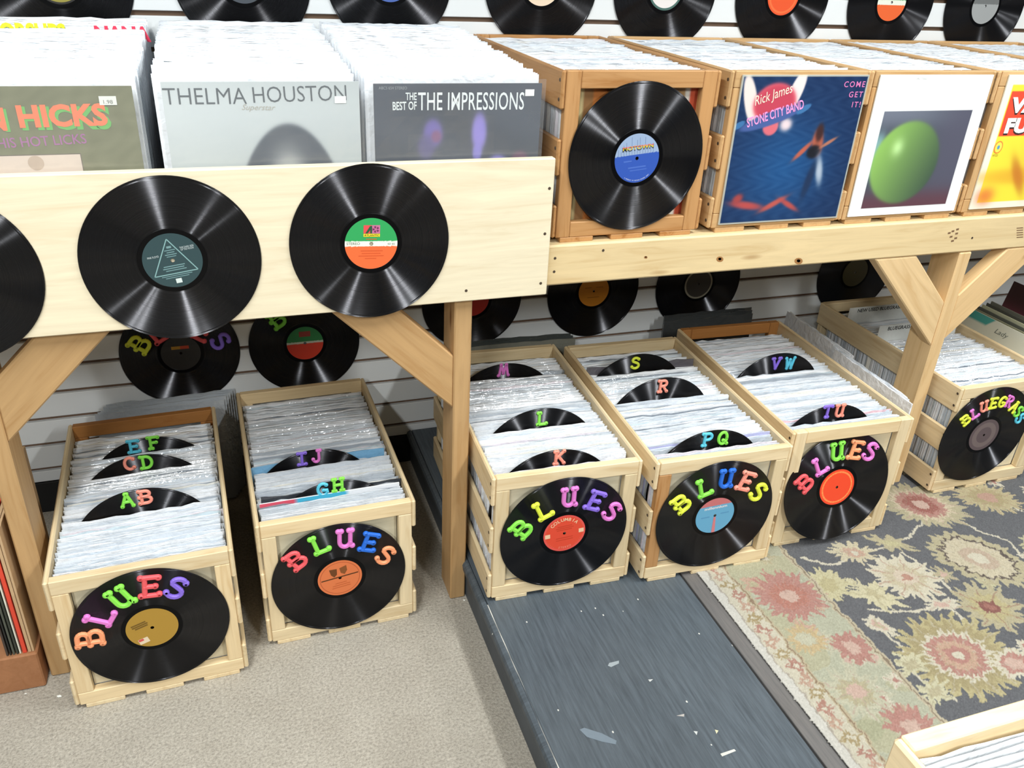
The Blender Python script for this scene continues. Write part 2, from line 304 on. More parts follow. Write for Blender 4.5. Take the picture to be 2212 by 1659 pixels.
# rug
def rug_build():
    res = .0029; x0, x1, y0, y1 = .372, 2.10, -1.30, .10
    nx, ny = int((x1-x0)/res), int((y1-y0)/res); xs = np.linspace(x0, x1, nx+1); ys = np.linspace(y0, y1, ny+1); X, Y = np.meshgrid(xs, ys)
    g = np.random.default_rng(5)
    def smooth(n, amp):
        a = g.normal(size=(n+2, n+2)); i = (X-x0)/(x1-x0)*n; j = (Y-y0)/(y1-y0)*n; i0 = i.astype(int).clip(0, n); j0 = j.astype(int).clip(0, n); u, v = i-i0, j-j0
        return amp*(a[j0, i0]*(1-u)*(1-v)+a[j0, i0+1]*u*(1-v)+a[j0+1, i0]*(1-u)*v+a[j0+1, i0+1]*u*v)
    wx, wy = smooth(60, .003)+smooth(150, .0028), smooth(60, .003)+smooth(150, .0028); PX, PY = X+wx, Y+wy
    C = np.zeros(X.shape+(3,)); 
    def put(m, c, a=1.): C[m] = C[m]*(1-a)+np.array(c)*a
    def flower(cx, cy, r, n, amp, rot, cols, sx=1., ang=0., phase=None):
        dx, dy = PX-cx, PY-cy; ca, sa = math.cos(ang), math.sin(ang); dx, dy = dx*ca+dy*sa, (-dx*sa+dy*ca)/sx
        rr = np.hypot(dx, dy); th = np.arctan2(dy, dx)+rot
        e = 1+amp*.75*np.cos(n*th)+amp*.6*np.cos((n*2+1)*th+1.3)+amp*.5*np.cos((n*3+2)*th)
        for fr, c in cols:
            put(rr < r*fr*(1+(e-1)*min(1, fr+.15)), c)
        m = (rr < r*.92*e) & (rr > r*.3) & (np.abs(np.sin(n*th/2)) < .10+.02*r/np.maximum(rr, .004)); put(m, np.array(cols[-1][1])*.92, .55); m = (rr < r*.8*e) & (rr > r*.2) & (np.abs(np.sin(n*th+rr*90)) < .16); put(m, np.array(cols[0][1])*.86, .45)
    def vine(pts, wd, c):
        p = np.array(pts); t = np.linspace(0, len(p)-1, 60); q = np.stack([np.interp(t, range(len(p)), p[:, i]) for i in (0, 1)], 1)
        ker = np.ones(9)/9; qs = q.copy()
        for i in (0, 1): qs[4:-4, i] = np.convolve(q[:, i], ker, 'valid')
        d = np.full(X.shape, 9.)
        for a, b in qs: d = np.minimum(d, (PX-a)**2+(PY-b)**2)
        put(d < wd*wd, c)
    CREAM = (206, 198, 176); OLIVE = (182, 172, 138); RED = (182, 130, 118); PINK = (202, 170, 154); FIELD = (100, 101, 105); GREEN = (178, 178, 154); PALE = (190, 186, 160)
    put(X > -9, FIELD)
    # field motifs: known ones, then scattered fill
    known = [(.871, -.332), (.751, -.356), (1.109, -.314), (.989, -.469), (.789, -.596), (1.133, -.091), (1.349, -.113), (.804, -.215), (.929, -.211), (.668, -.306), (.885, -.433)]
    for p in [[(.66, -.2), (.72, -.25), (.80, -.215), (.9, -.22), (1.0, -.2), (1.08, -.16)], [(.93, -.25), (.95, -.33), (.94, -.42), (.99, -.47)], [(.70, -.40), (.8, -.44), (.885, -.433), (.90, -.5), (.85, -.56)], [(1.15, -.1), (1.2, -.22), (1.25, -.3), (1.2, -.42), (1.1, -.5)], [(1.35, -.1), (1.42, -.25), (1.36, -.4), (1.2, -.5), (1.1, -.62)], [(.68, -.45), (.70, -.52), (.66, -.6), (.7, -.68)]]: vine(p, .0042, CREAM)
    for i in range(76):
        cx, cy = g.uniform(.68, 2.05), g.uniform(-1.25, .08)
        if min(math.hypot(cx-a, cy-b) for a, b in known) < .085: continue
        flower(cx, cy, g.uniform(.016, .030), g.integers(3, 6), .35, g.uniform(0, 6), [(1, [CREAM, OLIVE, (190, 184, 146)][i % 3]), (.35, [RED, PINK, OLIVE][i % 3])], g.uniform(.5, 1), g.uniform(0, 3))
    for i in range(14):
        cx, cy = g.uniform(1.25, 2.0), g.uniform(-1.2, -.2); flower(cx, cy, .07, 9, .14, g.uniform(0, 6), [(1, CREAM if i % 2 else OLIVE), (.55, PINK), (.3, RED)])
    flower(.871, -.332, .078, 9, .16, .3, [(1, (208, 200, 176)), (.62, (196, 184, 154)), (.34, (206, 190, 168)), (.15, (184, 138, 120))])
    flower(.751, -.360, .058, 5, .30, .9, [(1, (204, 196, 160)), (.4, (188, 178, 140))], .62, -1.0)
    flower(1.109, -.322, .118, 11, .07, 0, [(1, OLIVE), (.80, (96, 84, 78)), (.72, (200, 188, 160)), (.40, (190, 168, 146)), (.2, CREAM)], .8, -.9)
    flower(.992, -.472, .074, 8, .17, .2, [(1, OLIVE), (.6, (186, 174, 128)), (.30, (140, 88, 80)), (.16, (164, 110, 98))])
    flower(.800, -.575, .128, 15, .12, .1, [(1, (184, 172, 126)), (.86, (168, 154, 112)), (.62, CREAM), (.52, RED), (.36, (196, 160, 136)), (.22, RED), (.1, CREAM)], .86, .3)
    flower(.905, -.63, .055, 7, .12, 0, [(1, CREAM), (.7, RED), (.4, PINK)], .7, .2)
    flower(1.133, -.091, .115, 13, .12, 0, [(1, OLIVE), (.72, (206, 190, 160)), (.60, RED), (.42, (160, 96, 86)), (.2, PINK)], .8, -.7)
    flower(1.349, -.113, .085, 13, .15, 0, [(1, (188, 174, 134)), (.6, (176, 160, 118)), (.3, (190, 150, 130))], .8, -.5)
    flower(.804, -.215, .052, 7, .25, .4, [(1, (204, 192, 160)), (.5, (196, 160, 138)), (.2, CREAM)], .7, -.4)
    flower(.929, -.211, .050, 4, .32, .2, [(1, OLIVE), (.5, (190, 182, 140))], .5, -.6)
    flower(.885, -.433, .040, 4, .25, 1, [(1, CREAM), (.5, PINK)], .5, -.2)
    for cx, cy in ((.672, -.646), (.678, -.569)): flower(cx, cy, .036, 4, .33, 1.2, [(1, (200, 194, 160)), (.5, OLIVE)], .7, .3)
    flower(.690, -.452, .036, 3, .2, 0, [(1, CREAM), (.5, PINK), (.25, OLIVE)], .5, -1.)
    # wide border
    b = (PX < .634); put(b, GREEN); put(b & (smooth(14, 1.) > .6), (178, 172, 136), .6); put(b & (smooth(18, 1.) > .9), (158, 160, 126), .5)
    sav = C.copy()
    for i in range(36): flower(g.uniform(.48, .62), g.uniform(-1.28, .08), g.uniform(.012, .026), g.integers(4, 7), .3, g.uniform(0, 6), [(1, [PALE, OLIVE, (196, 160, 138), CREAM][i % 4]), (.4, [PINK, CREAM, OLIVE, RED][i % 4])])
    flower(.665, -.300, .052, 8, .15, .2, [(1, (198, 190, 150)), (.5, (186, 176, 132))])
    flower(.547, -.308, .078, 13, .17, .2, [(1, RED), (.55, (184, 122, 106)), (.25, PINK)])
    flower(.585, -.490, .042, 8, .2, .4, [(1, RED), (.4, PINK)])
    flower(.51, -.60, .062, 9, .2, 1, [(1, PALE), (.6, OLIVE), (.3, PINK)]); flower(.50, -.44, .04, 8, .2, 1, [(1, (196, 172, 128)), (.5, PALE)])
    for cy in (-.705, -.86, -1.0, -1.16, -.1): flower(.56, cy, .05, 9, .2, cy*9, [(1, RED), (.4, PINK)])
    put((PX > .625) & (PX < .6385), (190, 178, 150)); put((PX > .6295) & (PX < .6325), (140, 122, 100))
    # narrow border
    nb = PX < .452; put(nb, (200, 192, 170))
    for i in range(38): flower(.425+.006*math.sin(i), -1.29+i*.0375, .0165, 4, .3, i, [(1, [(176, 128, 112), (166, 146, 104), (188, 152, 130)][i % 3]), (.4, CREAM)], .8, i)
    put((PX > .446) & (PX < .456), (186, 172, 140)); put((PX > .4495) & (PX < .4525), (146, 120, 96))
    put(PX < .396, (204, 200, 190)); put((PX < .40) & (PX > .396), (170, 160, 146))
    C = C*.9+C.mean(-1, keepdims=True)*.1; C *= .93; C += g.normal(size=X.shape)[..., None]*5
    ed = .0035*np.sin(Y*800)+.0025*g.normal(size=Y.shape)
    xx = X.copy(); xx[:, 0] += (.006+ed[:, 0]); 
    co = np.stack([xx, Y, np.full_like(X, HP+.004)], -1); co[:, 0, 2] = HP+.0006
    fr = co.copy(); 
    i = np.arange(nx*ny); a = (i//nx)*(nx+1)+i % nx; fc = np.stack([a, a+1, a+nx+2, a+nx+1], 1)
    r = _np_mesh('floor_rug', co.reshape(-1, 3), fc, lin(C.clip(0, 255)).reshape(-1, 3), attr_mat('rug_pile', 'Col', .95, .22), None)
    tag(r, 'faded floral oriental rug with dark grey field and pale green border on the platform', 'rug')
    # hidden remainder of the rug under the crates and beyond the painted area
    return r
rug = rug_build()

# ================================================================== TABLE
tab = empty('display_table', (0, 0, 0)); tag(tab, 'long wooden display table with pale front board, square posts and diagonal braces', 'table')
ZT = .9065; ZB = .8069; BH = .2838
fb = board('front_board', -1.75, 0, 0, .019, ZB, ZB+BH, WB(), tab, .002)
for u, v in ((1187, 407), (1177, 505), (1168, 612), (1007, 628)): world_nail(fb, hit(1, 0., u, v))
bmn = board('beam', -1.75, 2.4, .0195, .0575, ZT-.089, ZT, WBEAM(), tab, .004)
for u, v in ((1199, 558), (1197, 587), (1303, 541), (2100, 514)): world_nail(bmn, hit(1, .0195, u, v))
def on_beam(name, pts, col):
    me = bpy.data.meshes.new(name); me.from_pydata([tuple(hit(1, .0193, u, v)) for u, v in pts], [], [tuple(range(len(pts)))]); me.update()
    o = link(name, me, bmn, flat('wood_mark_%d' % col[0], col, .6)); o.matrix_parent_inverse = bmn.matrix_world.inverted(); return o
bpy.context.view_layer.update()
for u, v, r in ((1555, 560, 6), (1725, 564, 7), (1395, 556, 3)):
    on_beam('knot', [(u+r*1.3*math.cos(a*PI/6), v+r*math.sin(a*PI/6)) for a in range(12)], (158, 112, 66)); on_beam('knot', [(u+r*.6*math.cos(a*PI/4), v+r*.5*math.sin(a*PI/4)-.5) for a in range(8)], (112, 72, 40))
for u, v in ((2048, 502), (2056, 498), (2064, 503), (2052, 510), (2062, 513), (2055, 519), (2066, 494)): on_beam('grade_stamp', [(u, v), (u+6, v-1), (u+5, v+3), (u-1, v+4)], (120, 92, 66))
for q in range(5): on_beam('grade_stamp', [(2196, 492+5*q), (2210, 491+5*q), (2210, 493+5*q), (2196, 494+5*q)], (120, 92, 66))
board('table_top', -1.75, 2.4, .058, YW-.012, ZT-.019, ZT-.0005, WBEAM(), tab, .001)
board('ledger', -1.75, 2.4, YW-.05, YW-.012, ZT-.108, ZT-.0195, WBEAM(), tab, .002)
PX = (-1.087, -.193, 1.119)
for i, p in enumerate(PX):
    o = board('post', p, p+.038, .0195, .1085, 0 if p < 0 else HP+.001, ZT-.0895 if p < 0 else ZT-.0895, WPOST() if p < 0 else WPOST2(), tab, .003)
def brace(px_, side, zlow, mat, L=.36):
    """diagonal 2x4 in the table's front plane running up from the side of a post to the beam"""
    th = .0445; s = side; d = Vector((s*.7071, 0, .7071)); n = Vector((-s*.7071, 0, .7071))
    xp = px_+(.038 if s > 0 else 0)
    # lower end cut vertical along the post, upper end cut level under the beam
    ztop = ZT-.0895; w2 = .089/.7071
    pts = [(xp, zlow), (xp, zlow+w2), (xp+s*(ztop-zlow-w2), ztop), (xp+s*(ztop-zlow), ztop)]
    bm = bmesh.new(); y0, y1 = .0215, .0595
    c = Vector((sum(p[0] for p in pts)/4, (y0+y1)/2, sum(p[1] for p in pts)/4)); ang = math.atan2(.7071, s*.7071)
    R_ = Matrix.Rotation(ang, 3, 'Y')
    f = [[bm.verts.new(R_ @ (Vector((x, y, z))-c)) for x, z in pts] for y in (y0, y1)]
    bm.faces.new(f[0]); bm.faces.new(f[1][::-1])
    for i in range(4): bm.faces.new((f[0][i], f[1][i], f[1][(i+1) % 4], f[0][(i+1) % 4]))
    bmesh.ops.recalc_face_normals(bm, faces=bm.faces); bmesh.ops.bevel(bm, geom=bm.edges[:], offset=.003, segments=1, affect='EDGES')
    me = bpy.data.meshes.new('brace'); bm.to_mesh(me); bm.free(); o = link('brace', me, tab, mat); o.location = c; o.rotation_euler = (0, -ang, 0); return o
brace(PX[0], 1, .590, WPOST()); brace(PX[1], -1, .548, WPOST()); brace(PX[2], -1, .556, WPOST2()); brace(PX[2], 1, .572, WPOST2())

# ================================================================== CRATES
W, H, D = .348, .340, .616
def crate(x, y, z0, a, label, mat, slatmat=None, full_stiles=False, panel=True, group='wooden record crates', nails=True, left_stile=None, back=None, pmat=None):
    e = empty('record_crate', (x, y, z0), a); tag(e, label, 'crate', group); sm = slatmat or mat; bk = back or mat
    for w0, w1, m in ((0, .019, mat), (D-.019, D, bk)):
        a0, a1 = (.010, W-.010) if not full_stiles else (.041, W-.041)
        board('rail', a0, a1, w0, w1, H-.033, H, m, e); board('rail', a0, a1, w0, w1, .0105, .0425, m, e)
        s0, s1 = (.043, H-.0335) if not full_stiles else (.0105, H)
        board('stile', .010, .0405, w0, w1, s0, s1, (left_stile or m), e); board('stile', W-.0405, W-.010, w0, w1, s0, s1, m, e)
    for zz in (.0105, .139, H-.072):
        for u0 in (0, W-.0098):
            s = board('slat', u0, u0+.0098, .001, D-.001, zz, zz+.072 if zz > .02 else zz+.068, sm, e, .003)
            if nails and u0 == 0:
                for dz in (-.018, .018):
                    nail(s, (-(D-.002)/2+.010, .0049, dz), (0, 1, 0), .0042)
    for u0 in (.020, .1365, .253): board('bottom_slat', u0, u0+.075, 0, D, 0, .0103, sm, e, .001)
    if panel: board('front_panel', .0415, W-.0415, .0195, .0225, .043, H-.034, pmat or wood('panel_ply', (228, 219, 192), .08, .6, False), e, 0)
    return e
def cpt(c, u, w_, h):   # crate-local -> world
    x, y, z0, a = c; return (x+math.cos(a)*u-math.sin(a)*w_, y+math.sin(a)*u+math.cos(a)*w_, z0+h)
CR = {1: (-1.0273, -.0917, 0, .0314), 2: (-.633, -.0182, 0, .0172), 3: (-.1475, -.1335, HP, -.0405), 4: (.2234, -.1688, HP, -.0362), 5: (.598, -.1395, HP+.004, -.0364), 6: (1.1872, -.0564, HP+.004, -.0083)}
crl = {1: 'pale pine record crate at the end of the table, dividers A B to E F',
       2: 'pale pine record crate beside the middle post, dividers H and I J',
       3: 'pale pine record crate on the platform edge, dividers K, L and M',
       4: 'pine record crate with one reddish stile, dividers P Q, R and S',
       5: 'pine record crate with brown inner sides, dividers T U and V W',
       6: 'pine record crate behind the braced post with a rainbow lettered record'}
for i, c in CR.items():
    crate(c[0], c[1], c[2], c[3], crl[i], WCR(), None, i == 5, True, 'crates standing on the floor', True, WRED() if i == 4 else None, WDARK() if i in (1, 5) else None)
TY = .034; TC = {1: .0152, 2: .3845, 3: .7325, 4: 1.0865, 5: 1.4405}
tl = {1: 'reddish pine crate on the table with a blue label record leaning on it', 2: 'pine crate on the table behind the dark blue album', 3: 'pine crate on the table behind the white bordered album', 4: 'pine crate on the table behind the yellow album', 5: 'pine crate on the table next beyond the yellow album crate'}
for i, x in TC.items(): crate(x, TY, ZT, 0, tl[i], WRED() if i == 1 else wood('crate_honey_wood', (202, 166, 120), .2, .5, False), None, i == 1, i != 1, 'crates standing on the table')

# ================================================================== SLEEVES
def sleeve_variant(seed):
    g = np.random.default_rng(seed); nx = 12; xs = np.linspace(-.159, .159, nx+1)
    wob = np.cumsum(g.normal(size=nx+1))*.0006; wob -= np.linspace(wob[0], wob[-1], nx+1); top = .318+g.normal(size=nx+1)*.0014+g.uniform(-.002, .002)
    rows = [(-.0021+0*xs, 0*xs), (-.0021+wob*.3, .303+0*xs), (-.0012+wob, top), (.0010+wob, top+g.normal(size=nx+1)*.0008), (.0021+wob*.3, .303+0*xs), (.0021+0*xs, 0*xs)]
    co = np.concatenate([np.stack([xs, y, z], 1) for y, z in rows]); n = nx+1; fs = []
    for r in range(5):
        for i in range(nx): fs.append((r*n+i, r*n+i+1, (r+1)*n+i+1, (r+1)*n+i))
    for i0 in (0, nx):
        fs.append((0*n+i0, 1*n+i0, 4*n+i0, 5*n+i0) if i0 == 0 else (5*n+i0, 4*n+i0, 1*n+i0, 0*n+i0)); fs.append((1*n+i0, 2*n+i0, 3*n+i0, 4*n+i0) if i0 == 0 else (4*n+i0, 3*n+i0, 2*n+i0, 1*n+i0))
    return co, np.array(fs)
VAR = [sleeve_variant(s) for s in range(10)]; VARM = []
for co, fs in VAR:
    me = bpy.data.meshes.new('album_sleeve'); me.from_pydata(co.tolist(), [], fs.tolist()); me.update(); me.materials.append(sleeve_mat(True)); VARM.append(me)
PAL = [((240, 242, 246), 12), ((230, 235, 241), 9), ((216, 223, 231), 6), ((196, 204, 213), 3), ((166, 175, 186), 2), ((128, 138, 150), 1), ((240, 237, 228), 2), ((216, 226, 236), 3), ((232, 222, 230), 1), ((206, 222, 230), 1)]
PC = [c for c, n in PAL for _ in range(n)]
stack = []
def add_sleeve(pos, a, tilt, color, label, group, individual, roll=0., sx=1., sz=1.):
    Mx = Matrix.Translation(pos) @ Matrix.Rotation(a, 4, 'Z') @ Matrix.Rotation(-tilt, 4, 'X') @ Matrix.Rotation(roll, 4, 'Y') @ Matrix.Diagonal((sx, 1, sz, 1)); k_ = random.randrange(len(VAR))
    if individual:
        o = link('album_sleeve', VARM[k_]); o.matrix_world = Mx; o.color = L4(color); tag(o, label, 'record album', group)
    else: stack.append((Mx, k_, color))
def fill(c, w0, w1, n_ind, label, group, dividers=(), pitch=.0064, tint=1., zoff=.011, u_mid=W/2, droop=.010, jit=.004, tilt0=.0, tilt1=.05, hj=.003, sx=1., con=1.):
    n = int((w1-w0)/pitch)
    for i in range(n):
        t = i/n; wv = w0+(w1-w0)*(i+.5)/n+random.uniform(-.0008, .0008)
        if any(abs(wv-d) < .0042 for d in dividers): continue
        tilt = tilt0+(tilt1-tilt0)*t; c0 = random.choice(PC); col = (np.array((232, 236, 241.))*(1-con)+np.array(c0, float)*con)*tint; lb = label(wv, c0) if callable(label) else label
        h = -random.random()*hj-droop*t
        if random.random() < .05: h += hj
        p = cpt(c, u_mid+random.uniform(-jit, jit), wv-.31*math.sin(tilt), zoff+h)
        add_sleeve(p, c[3], tilt, tuple(col.clip(0, 255)), lb, group or lb.replace('album', 'albums'), i < n_ind, random.uniform(-.005, .005), sx)
# vinyl dividers: pixel positions of the two ends of the visible arc
DIV = {1: [((182, 1120), (426.5, 1078), [('A', 274, 1080, 'g'), ('B', 314, 1073, 's')]), ((208, 1025.5), (404, 997), [('C', 280, 1001, 's'), ('D', 316.5, 998, 'g')]), ((232, 982), (410, 956), [('E', 289, 964, 'c'), ('F', 332, 956, 'g')])],
       2: [((631, 1079), (815.5, 1052), [('G', 697, 1057, 'c'), ('H', 730, 1047, 'g')]), ((586, 1014.5), (767, 985.5), [('I', 651.6, 991, 'u'), ('J', 684.4, 985, 'p')])],
       3: [((1109, 1015), (1290, 989.6), [('K', 1208, 987.7, 's')]), ((1073.4, 933.5), (1258, 905.5), [('L', 1170.6, 903.7, 'g')]), ((1019, 818), (1161, 799), [('M', 1087, 799, 'p')])],
       4: [((1447.7, 979.4), (1620, 950.4), [('P', 1528, 949, 'c'), ('Q', 1561, 945.7, 'g')]), ((1340, 870), (1513.5, 844.5), [('R', 1432, 833.7, 's')]), ((1299.5, 807.6), (1451, 786.7), [('S', 1372, 784, 'y')])],
       5: [((1712, 918.6), (1871.5, 898), [('T', 1787, 888.6, 'u'), ('U', 1813.6, 886.8, 's')]), ((1606, 812), (1748.5, 786.7), [('V', 1676, 785, 'u'), ('W', 1705, 784, 'c')])]}
divpos = {}
for i, lst in DIV.items():
    c = CR[i]; divpos[i] = []
    for e0, e1, let in lst:
        p0, p1 = hit(2, c[2]+H-.013, *e0), hit(2, c[2]+H-.013, *e1); ch = np.hypot(*(p1-p0)[:2])/2; mid = (p0+p1)/2; dx, dy = mid[0]-c[0], mid[1]-c[1]
        u = math.cos(c[3])*dx+math.sin(c[3])*dy; wv = -math.sin(c[3])*dx+math.cos(c[3])*dy
        sag = .1508-math.sqrt(max(.1508**2-min(ch, .1495)**2, 0)); divpos[i].append((u, wv, min(sag, .085)+H-.013-.1508, let))
NIND = {1: 46, 2: 46, 3: 46, 4: 44, 5: 44}
def tone(c):
    r, g_, b = c; m = (r+g_+b)/3
    if m < 150: return 'dark grey'
    if m < 190: return 'mid grey'
    if r-b > 8: return 'cream'
    if r-g_ > 6: return 'pale pink'
    if g_-r > 12: return 'pale blue'
    return 'white' if m > 226 else 'light grey'
for i in range(1, 6):
    ds = sorted((d[1], ' '.join(l[0] for l in d[3])) for d in divpos[i])
    def lab(wv, c, ds=ds):
        k_ = sum(d[0] < wv for d in ds); t_ = tone(c)
        if k_ == 0: return t_+' sleeved album in front of the '+ds[0][1]+' divider'
        if k_ == len(ds): return t_+' sleeved album behind the '+ds[-1][1]+' divider'
        return t_+' sleeved album between the '+ds[k_-1][1]+' and '+ds[k_][1]+' dividers'
    fill(CR[i], .028, D-.035, NIND[i], lab, None, [d[1] for d in divpos[i]], tint={1: .97, 2: .90}.get(i, .97), droop=.016 if i in (1, 5) else .010, hj=.0035, con=.85)
fill(CR[6], .028, D-.035, 0, '', '', [.36, .50], tint=.94, droop=.02)
for i, x in TC.items(): fill((x, TY, ZT, 0), .028, D-.03, 0, '', '', tint=.90, droop=.0, zoff=.017, hj=.0025, sx=1.015, con=.6)
# bins behind the front board
BIN = [(-.9-.002, 'dark olive'), (-.542, 'silver grey'), (-.194, 'charcoal')]
bl = ['plastic sleeved album in the row behind the olive green album', 'plastic sleeved album in the row behind the silver grey album', 'plastic sleeved album in the row behind the charcoal album']
for (bx, _), lb in zip(BIN, bl):
    fill((bx-W/2, .0, ZT, 0), .050, .640, 20, lambda wv, c, lb=lb: tone(c)+' '+lb, 'albums in the row '+lb[32:], [.165] if bx > -.6 and bx < -.4 else [], tint=1.02, zoff=.013, droop=-.030, pitch=.0064, jit=.003, tilt1=.02, hj=.0012, sx=1.045, con=.25)
add_sleeve((-.535, .170, ZT+.016), 0, .01, (96, 106, 112), 'dark grey sleeve added as the shaded gap in the silver grey row', None, True, .004)  # dark sleeve added to stand for the shade in a gap of this row
# loose albums behind and beside the crates
for k_ in range(6): add_sleeve((-.835+.006*k_, .585+.011*k_, .006), .03, .02, (178, 184, 190), 'plastic sleeved album between the A B crate and the slatwall', 'albums behind the end crate', True)
for k_ in range(3): add_sleeve((.16, .530+.018*k_, HP+.001), -.02, .03, (70, 74, 72) if k_ else (120, 120, 110), 'dark plastic sleeved album standing behind the K, L and M crate', 'albums behind the middle crate', True)
for k_ in range(3): add_sleeve((.795+.012*k_, .575+.022*k_, HP+.001), -.01, .02, (64, 66, 66), 'dark framed album standing behind the T U and V W crate', 'albums behind the brown sided crate', True)
for k_ in range(7): add_sleeve((.976+.0055*k_+.008*(k_ > 3), .06+.012*k_ if k_ < 4 else .34, HP+.005), PI/2-.036, -.03, random.choice(PC[:20]), 'plastic sleeved album on edge between the T U crate and the braced post', 'albums beside the braced post', True, 0, 1, 1.085)
add_sleeve(cpt(CR[2], W/2, divpos[2][0][1]+.008, .020), CR[2][3], 0, (52, 56, 62), 'black album showing beside the H divider', None, True, .02)
add_sleeve(cpt(CR[2], W/2, divpos[2][1][1]+.009, .018), CR[2][3], 0, (120, 170, 206), 'light blue album behind the I and J divider', None, True, -.02)
add_sleeve(cpt(CR[4], W/2, divpos[4][2][1]+.009, .019), CR[4][3], 0, (96, 92, 98), 'dark grey album behind the S divider', None, True)
add_sleeve(cpt(CR[4], W/2, divpos[4][0][1]+.02, .014), CR[4][3], 0, (176, 178, 214), 'lavender album behind the P and Q divider', None, True)
add_sleeve(cpt(CR[5], W/2, divpos[5][0][1]+.014, .014), CR[5][3], 0, (232, 196, 204), 'pale pink album behind the T and U divider', None, True)
# sleeves too many to build one by one
cos, fcs, cls, off = [], [], [], 0
for Mx, k_, col in stack:
    co, fs = VAR[k_]; A = np.array(Mx); cos.append(co @ A[:3, :3].T+A[:3, 3]); fcs.append(fs+off); off += len(co); cls.append(np.tile(lin(col), (len(co), 1)))
st = _np_mesh('album_sleeves', np.concatenate(cos), np.concatenate(fcs), np.concatenate(cls), sleeve_mat(False), None)
tag(st, 'many more plastic sleeved albums packed in the crates and rows', 'record albums', None, 'stuff')

# ================================================================== VINYL RECORDS
def record_mesh():
    bm = bmesh.new(); n = 96; prof = [(.0036, .0006), (.050, .0006), (.0505, .0009), (.058, .0009), (.0585, .0007), (.1455, .0007), (.1475, .0011), (.1502, .0010), (.1508, .0), (.1502, -.0010), (.0036, -.0008)]
    rings = [[bm.verts.new((r*math.cos(2*PI*i/n), r*math.sin(2*PI*i/n), z)) for i in range(n)] for r, z in prof]
    for a, b in list(zip(rings, rings[1:]))+[(rings[-1], rings[0])]:
        for i in range(n): bm.faces.new((a[i], b[i], b[(i+1) % n], a[(i+1) % n]))
    bmesh.ops.recalc_face_normals(bm, faces=bm.faces); me = bpy.data.meshes.new('vinyl_record'); bm.to_mesh(me); bm.free(); me.materials.append(vinyl()); return me
RM = record_mesh()
def label_disc(parent, fn, rings=52, n=144):
    rs = np.concatenate([[.0036], np.linspace(.006, .0498, rings)]); th = np.arange(n)*2*PI/n
    co = np.array([(r*math.cos(t), r*math.sin(t), .00085) for r in rs for t in th]); fs = []
    for k_ in range(len(rs)-1):
        for i in range(n): j = (i+1) % n; fs.append((k_*n+i, (k_+1)*n+i, (k_+1)*n+j, k_*n+j))
    c = fn(co[:, 0]/.05, co[:, 1]/.05); return _np_mesh('centre_label', co, np.array(fs), lin(np.clip(c, 0, 255)), attr_mat('label_paper', 'Col', .42), parent)
def const(c): return lambda x, y: np.tile(np.array(c, float), (len(x), 1))
def ringed(c, cr, r0=.86, r1=.93):
    def f(x, y): r = np.hypot(x, y); o = np.tile(np.array(c, float), (len(x), 1)); o[(r > r0) & (r < r1)] = cr; return o
    return f
def bands(*st):   # (ymin, colour) from the top
    def f(x, y):
        r = np.zeros((len(x), 3)); done = np.zeros(len(x), bool)
        for ymin, c in st:
            m = (y >= ymin) & ~done; r[m] = c; done |= m
        return r
    return f
